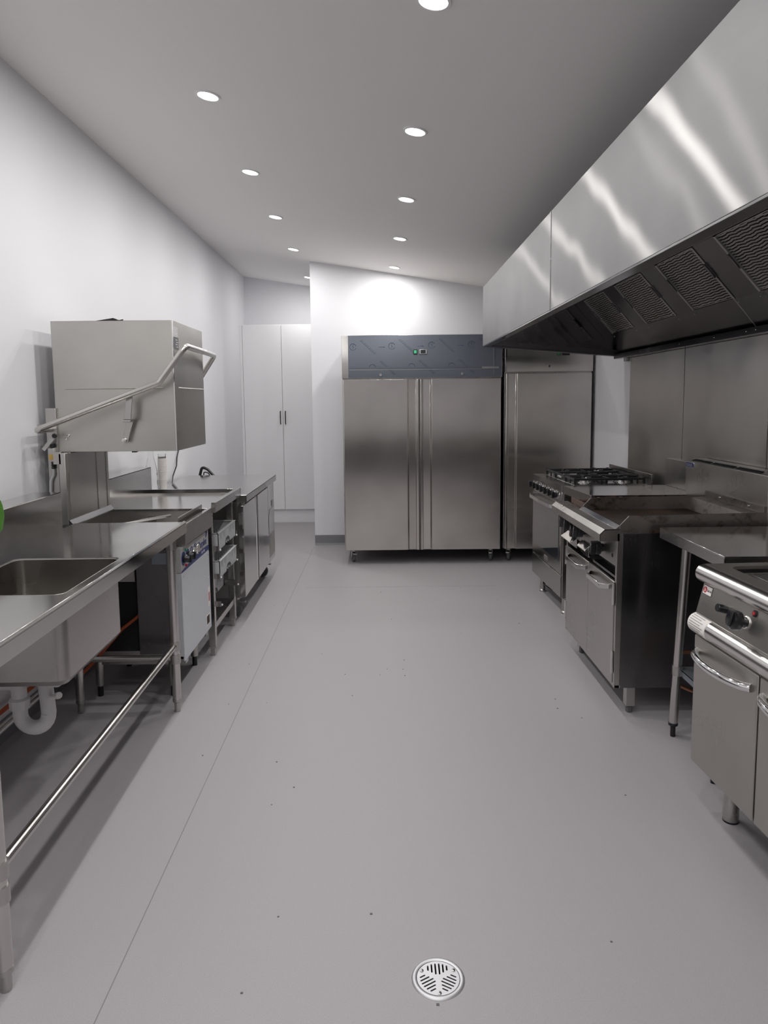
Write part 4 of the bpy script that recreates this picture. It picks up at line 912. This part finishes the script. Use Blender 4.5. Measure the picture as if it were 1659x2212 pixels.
for i in range(9):
    z = .861+(0 if i == 0 else .060+(i-1)*.0125)
    g = 'bottom' if i == 0 else 'inner'
    lathe_obj('paper_cup', [(0, .002), (.0215, .002), (.0217, 0), (.0225, 0), (.0300, .075), (.0313, .077), (.0308, .080), (.0301, .0795), (.0294, .075), (.0219, .005), (0, .004)], (cx, cy, z), 'paper',
              ['cream paper cup at the very bottom of the stack'][0] if i == 0 else 'cream paper cup nested in the stack beside the carafe' if i < 8 else 'topmost cream paper cup holding the clear plastic cups', 'cup', 24, 'paper cups stacked beside the carafe')
for i in range(2):
    lathe_obj('plastic_cup', [(0, .002), (.020, 0), (.0275, .078), (.029, .080), (.0265, .078), (.0190, .005), (0, .004)], (cx, cy, 1.020+i*.018), 'plastic_clear', ['clear plastic cup nested in the paper stack, lower one', 'clear plastic cup at the very top of the cup stack'][i], 'cup', 24, 'clear cups on the paper cups')
o = B().tube(bend([(-1.672, 5.86, 1.62), (-1.672, 5.86, 1.09), (-1.672, 5.80, 1.03), (-1.655, 5.72, .97), (-1.652, 5.60, .90), (-1.60, 5.40, .868), (-1.48, 5.10, .867), (-1.44, 4.98, .867), (-1.50, 4.76, .867)], .05), .0055, 8).build('power_cable', 'black'); tag(o, 'thin black cable hanging down the wall onto the fridge bench', 'cable')
t = thing('hand_trolley', 'black curved tube handle poking up behind the far end of the fridge bench', 'trolley', (-1.57, 6.25, 0))
B().tube(bend([(-1.60, 6.25, .10), (-1.605, 6.25, .84), (-1.585, 6.25, .912), (-1.535, 6.25, .890), (-1.455, 6.25, .80), (-1.42, 6.25, .55), (-1.42, 6.25, .10)], .04, 6), .0125, 14).build('handle', 'black', t)
B().tube(bend([(-1.57, 6.25, .80), (-1.572, 6.25, .87), (-1.53, 6.25, .858), (-1.49, 6.25, .78)], .02, 5), .005, 10).build('inner_loop', 'black', t)
B().box(-1.64, -1.40, 6.18, 6.45, .08, .11).build('platform', 'rubber', t, .004)
for x, y in ((-1.62, 6.2), (-1.42, 6.2), (-1.62, 6.43), (-1.42, 6.43)): B().lathe([(0, -.012), (.04, -.012), (.04, .012), (0, .012)], (x, y, .04), 16, 'x').build('wheel', 'rubber', t)
# a few specks on the floor
sp = B()
for _ in range(36):
    x, y = random.uniform(-.8, 1.0), random.uniform(1.3, 6.0); r = random.uniform(.0012, .003)
    sp.box(x-r, x+r*1.6, y-r, y+r, .0, .0015)
o = sp.build('floor_crumbs', 'rubber'); o['kind'] = 'stuff'; tag(o, 'scattered dark crumbs on the grey floor', 'crumbs')
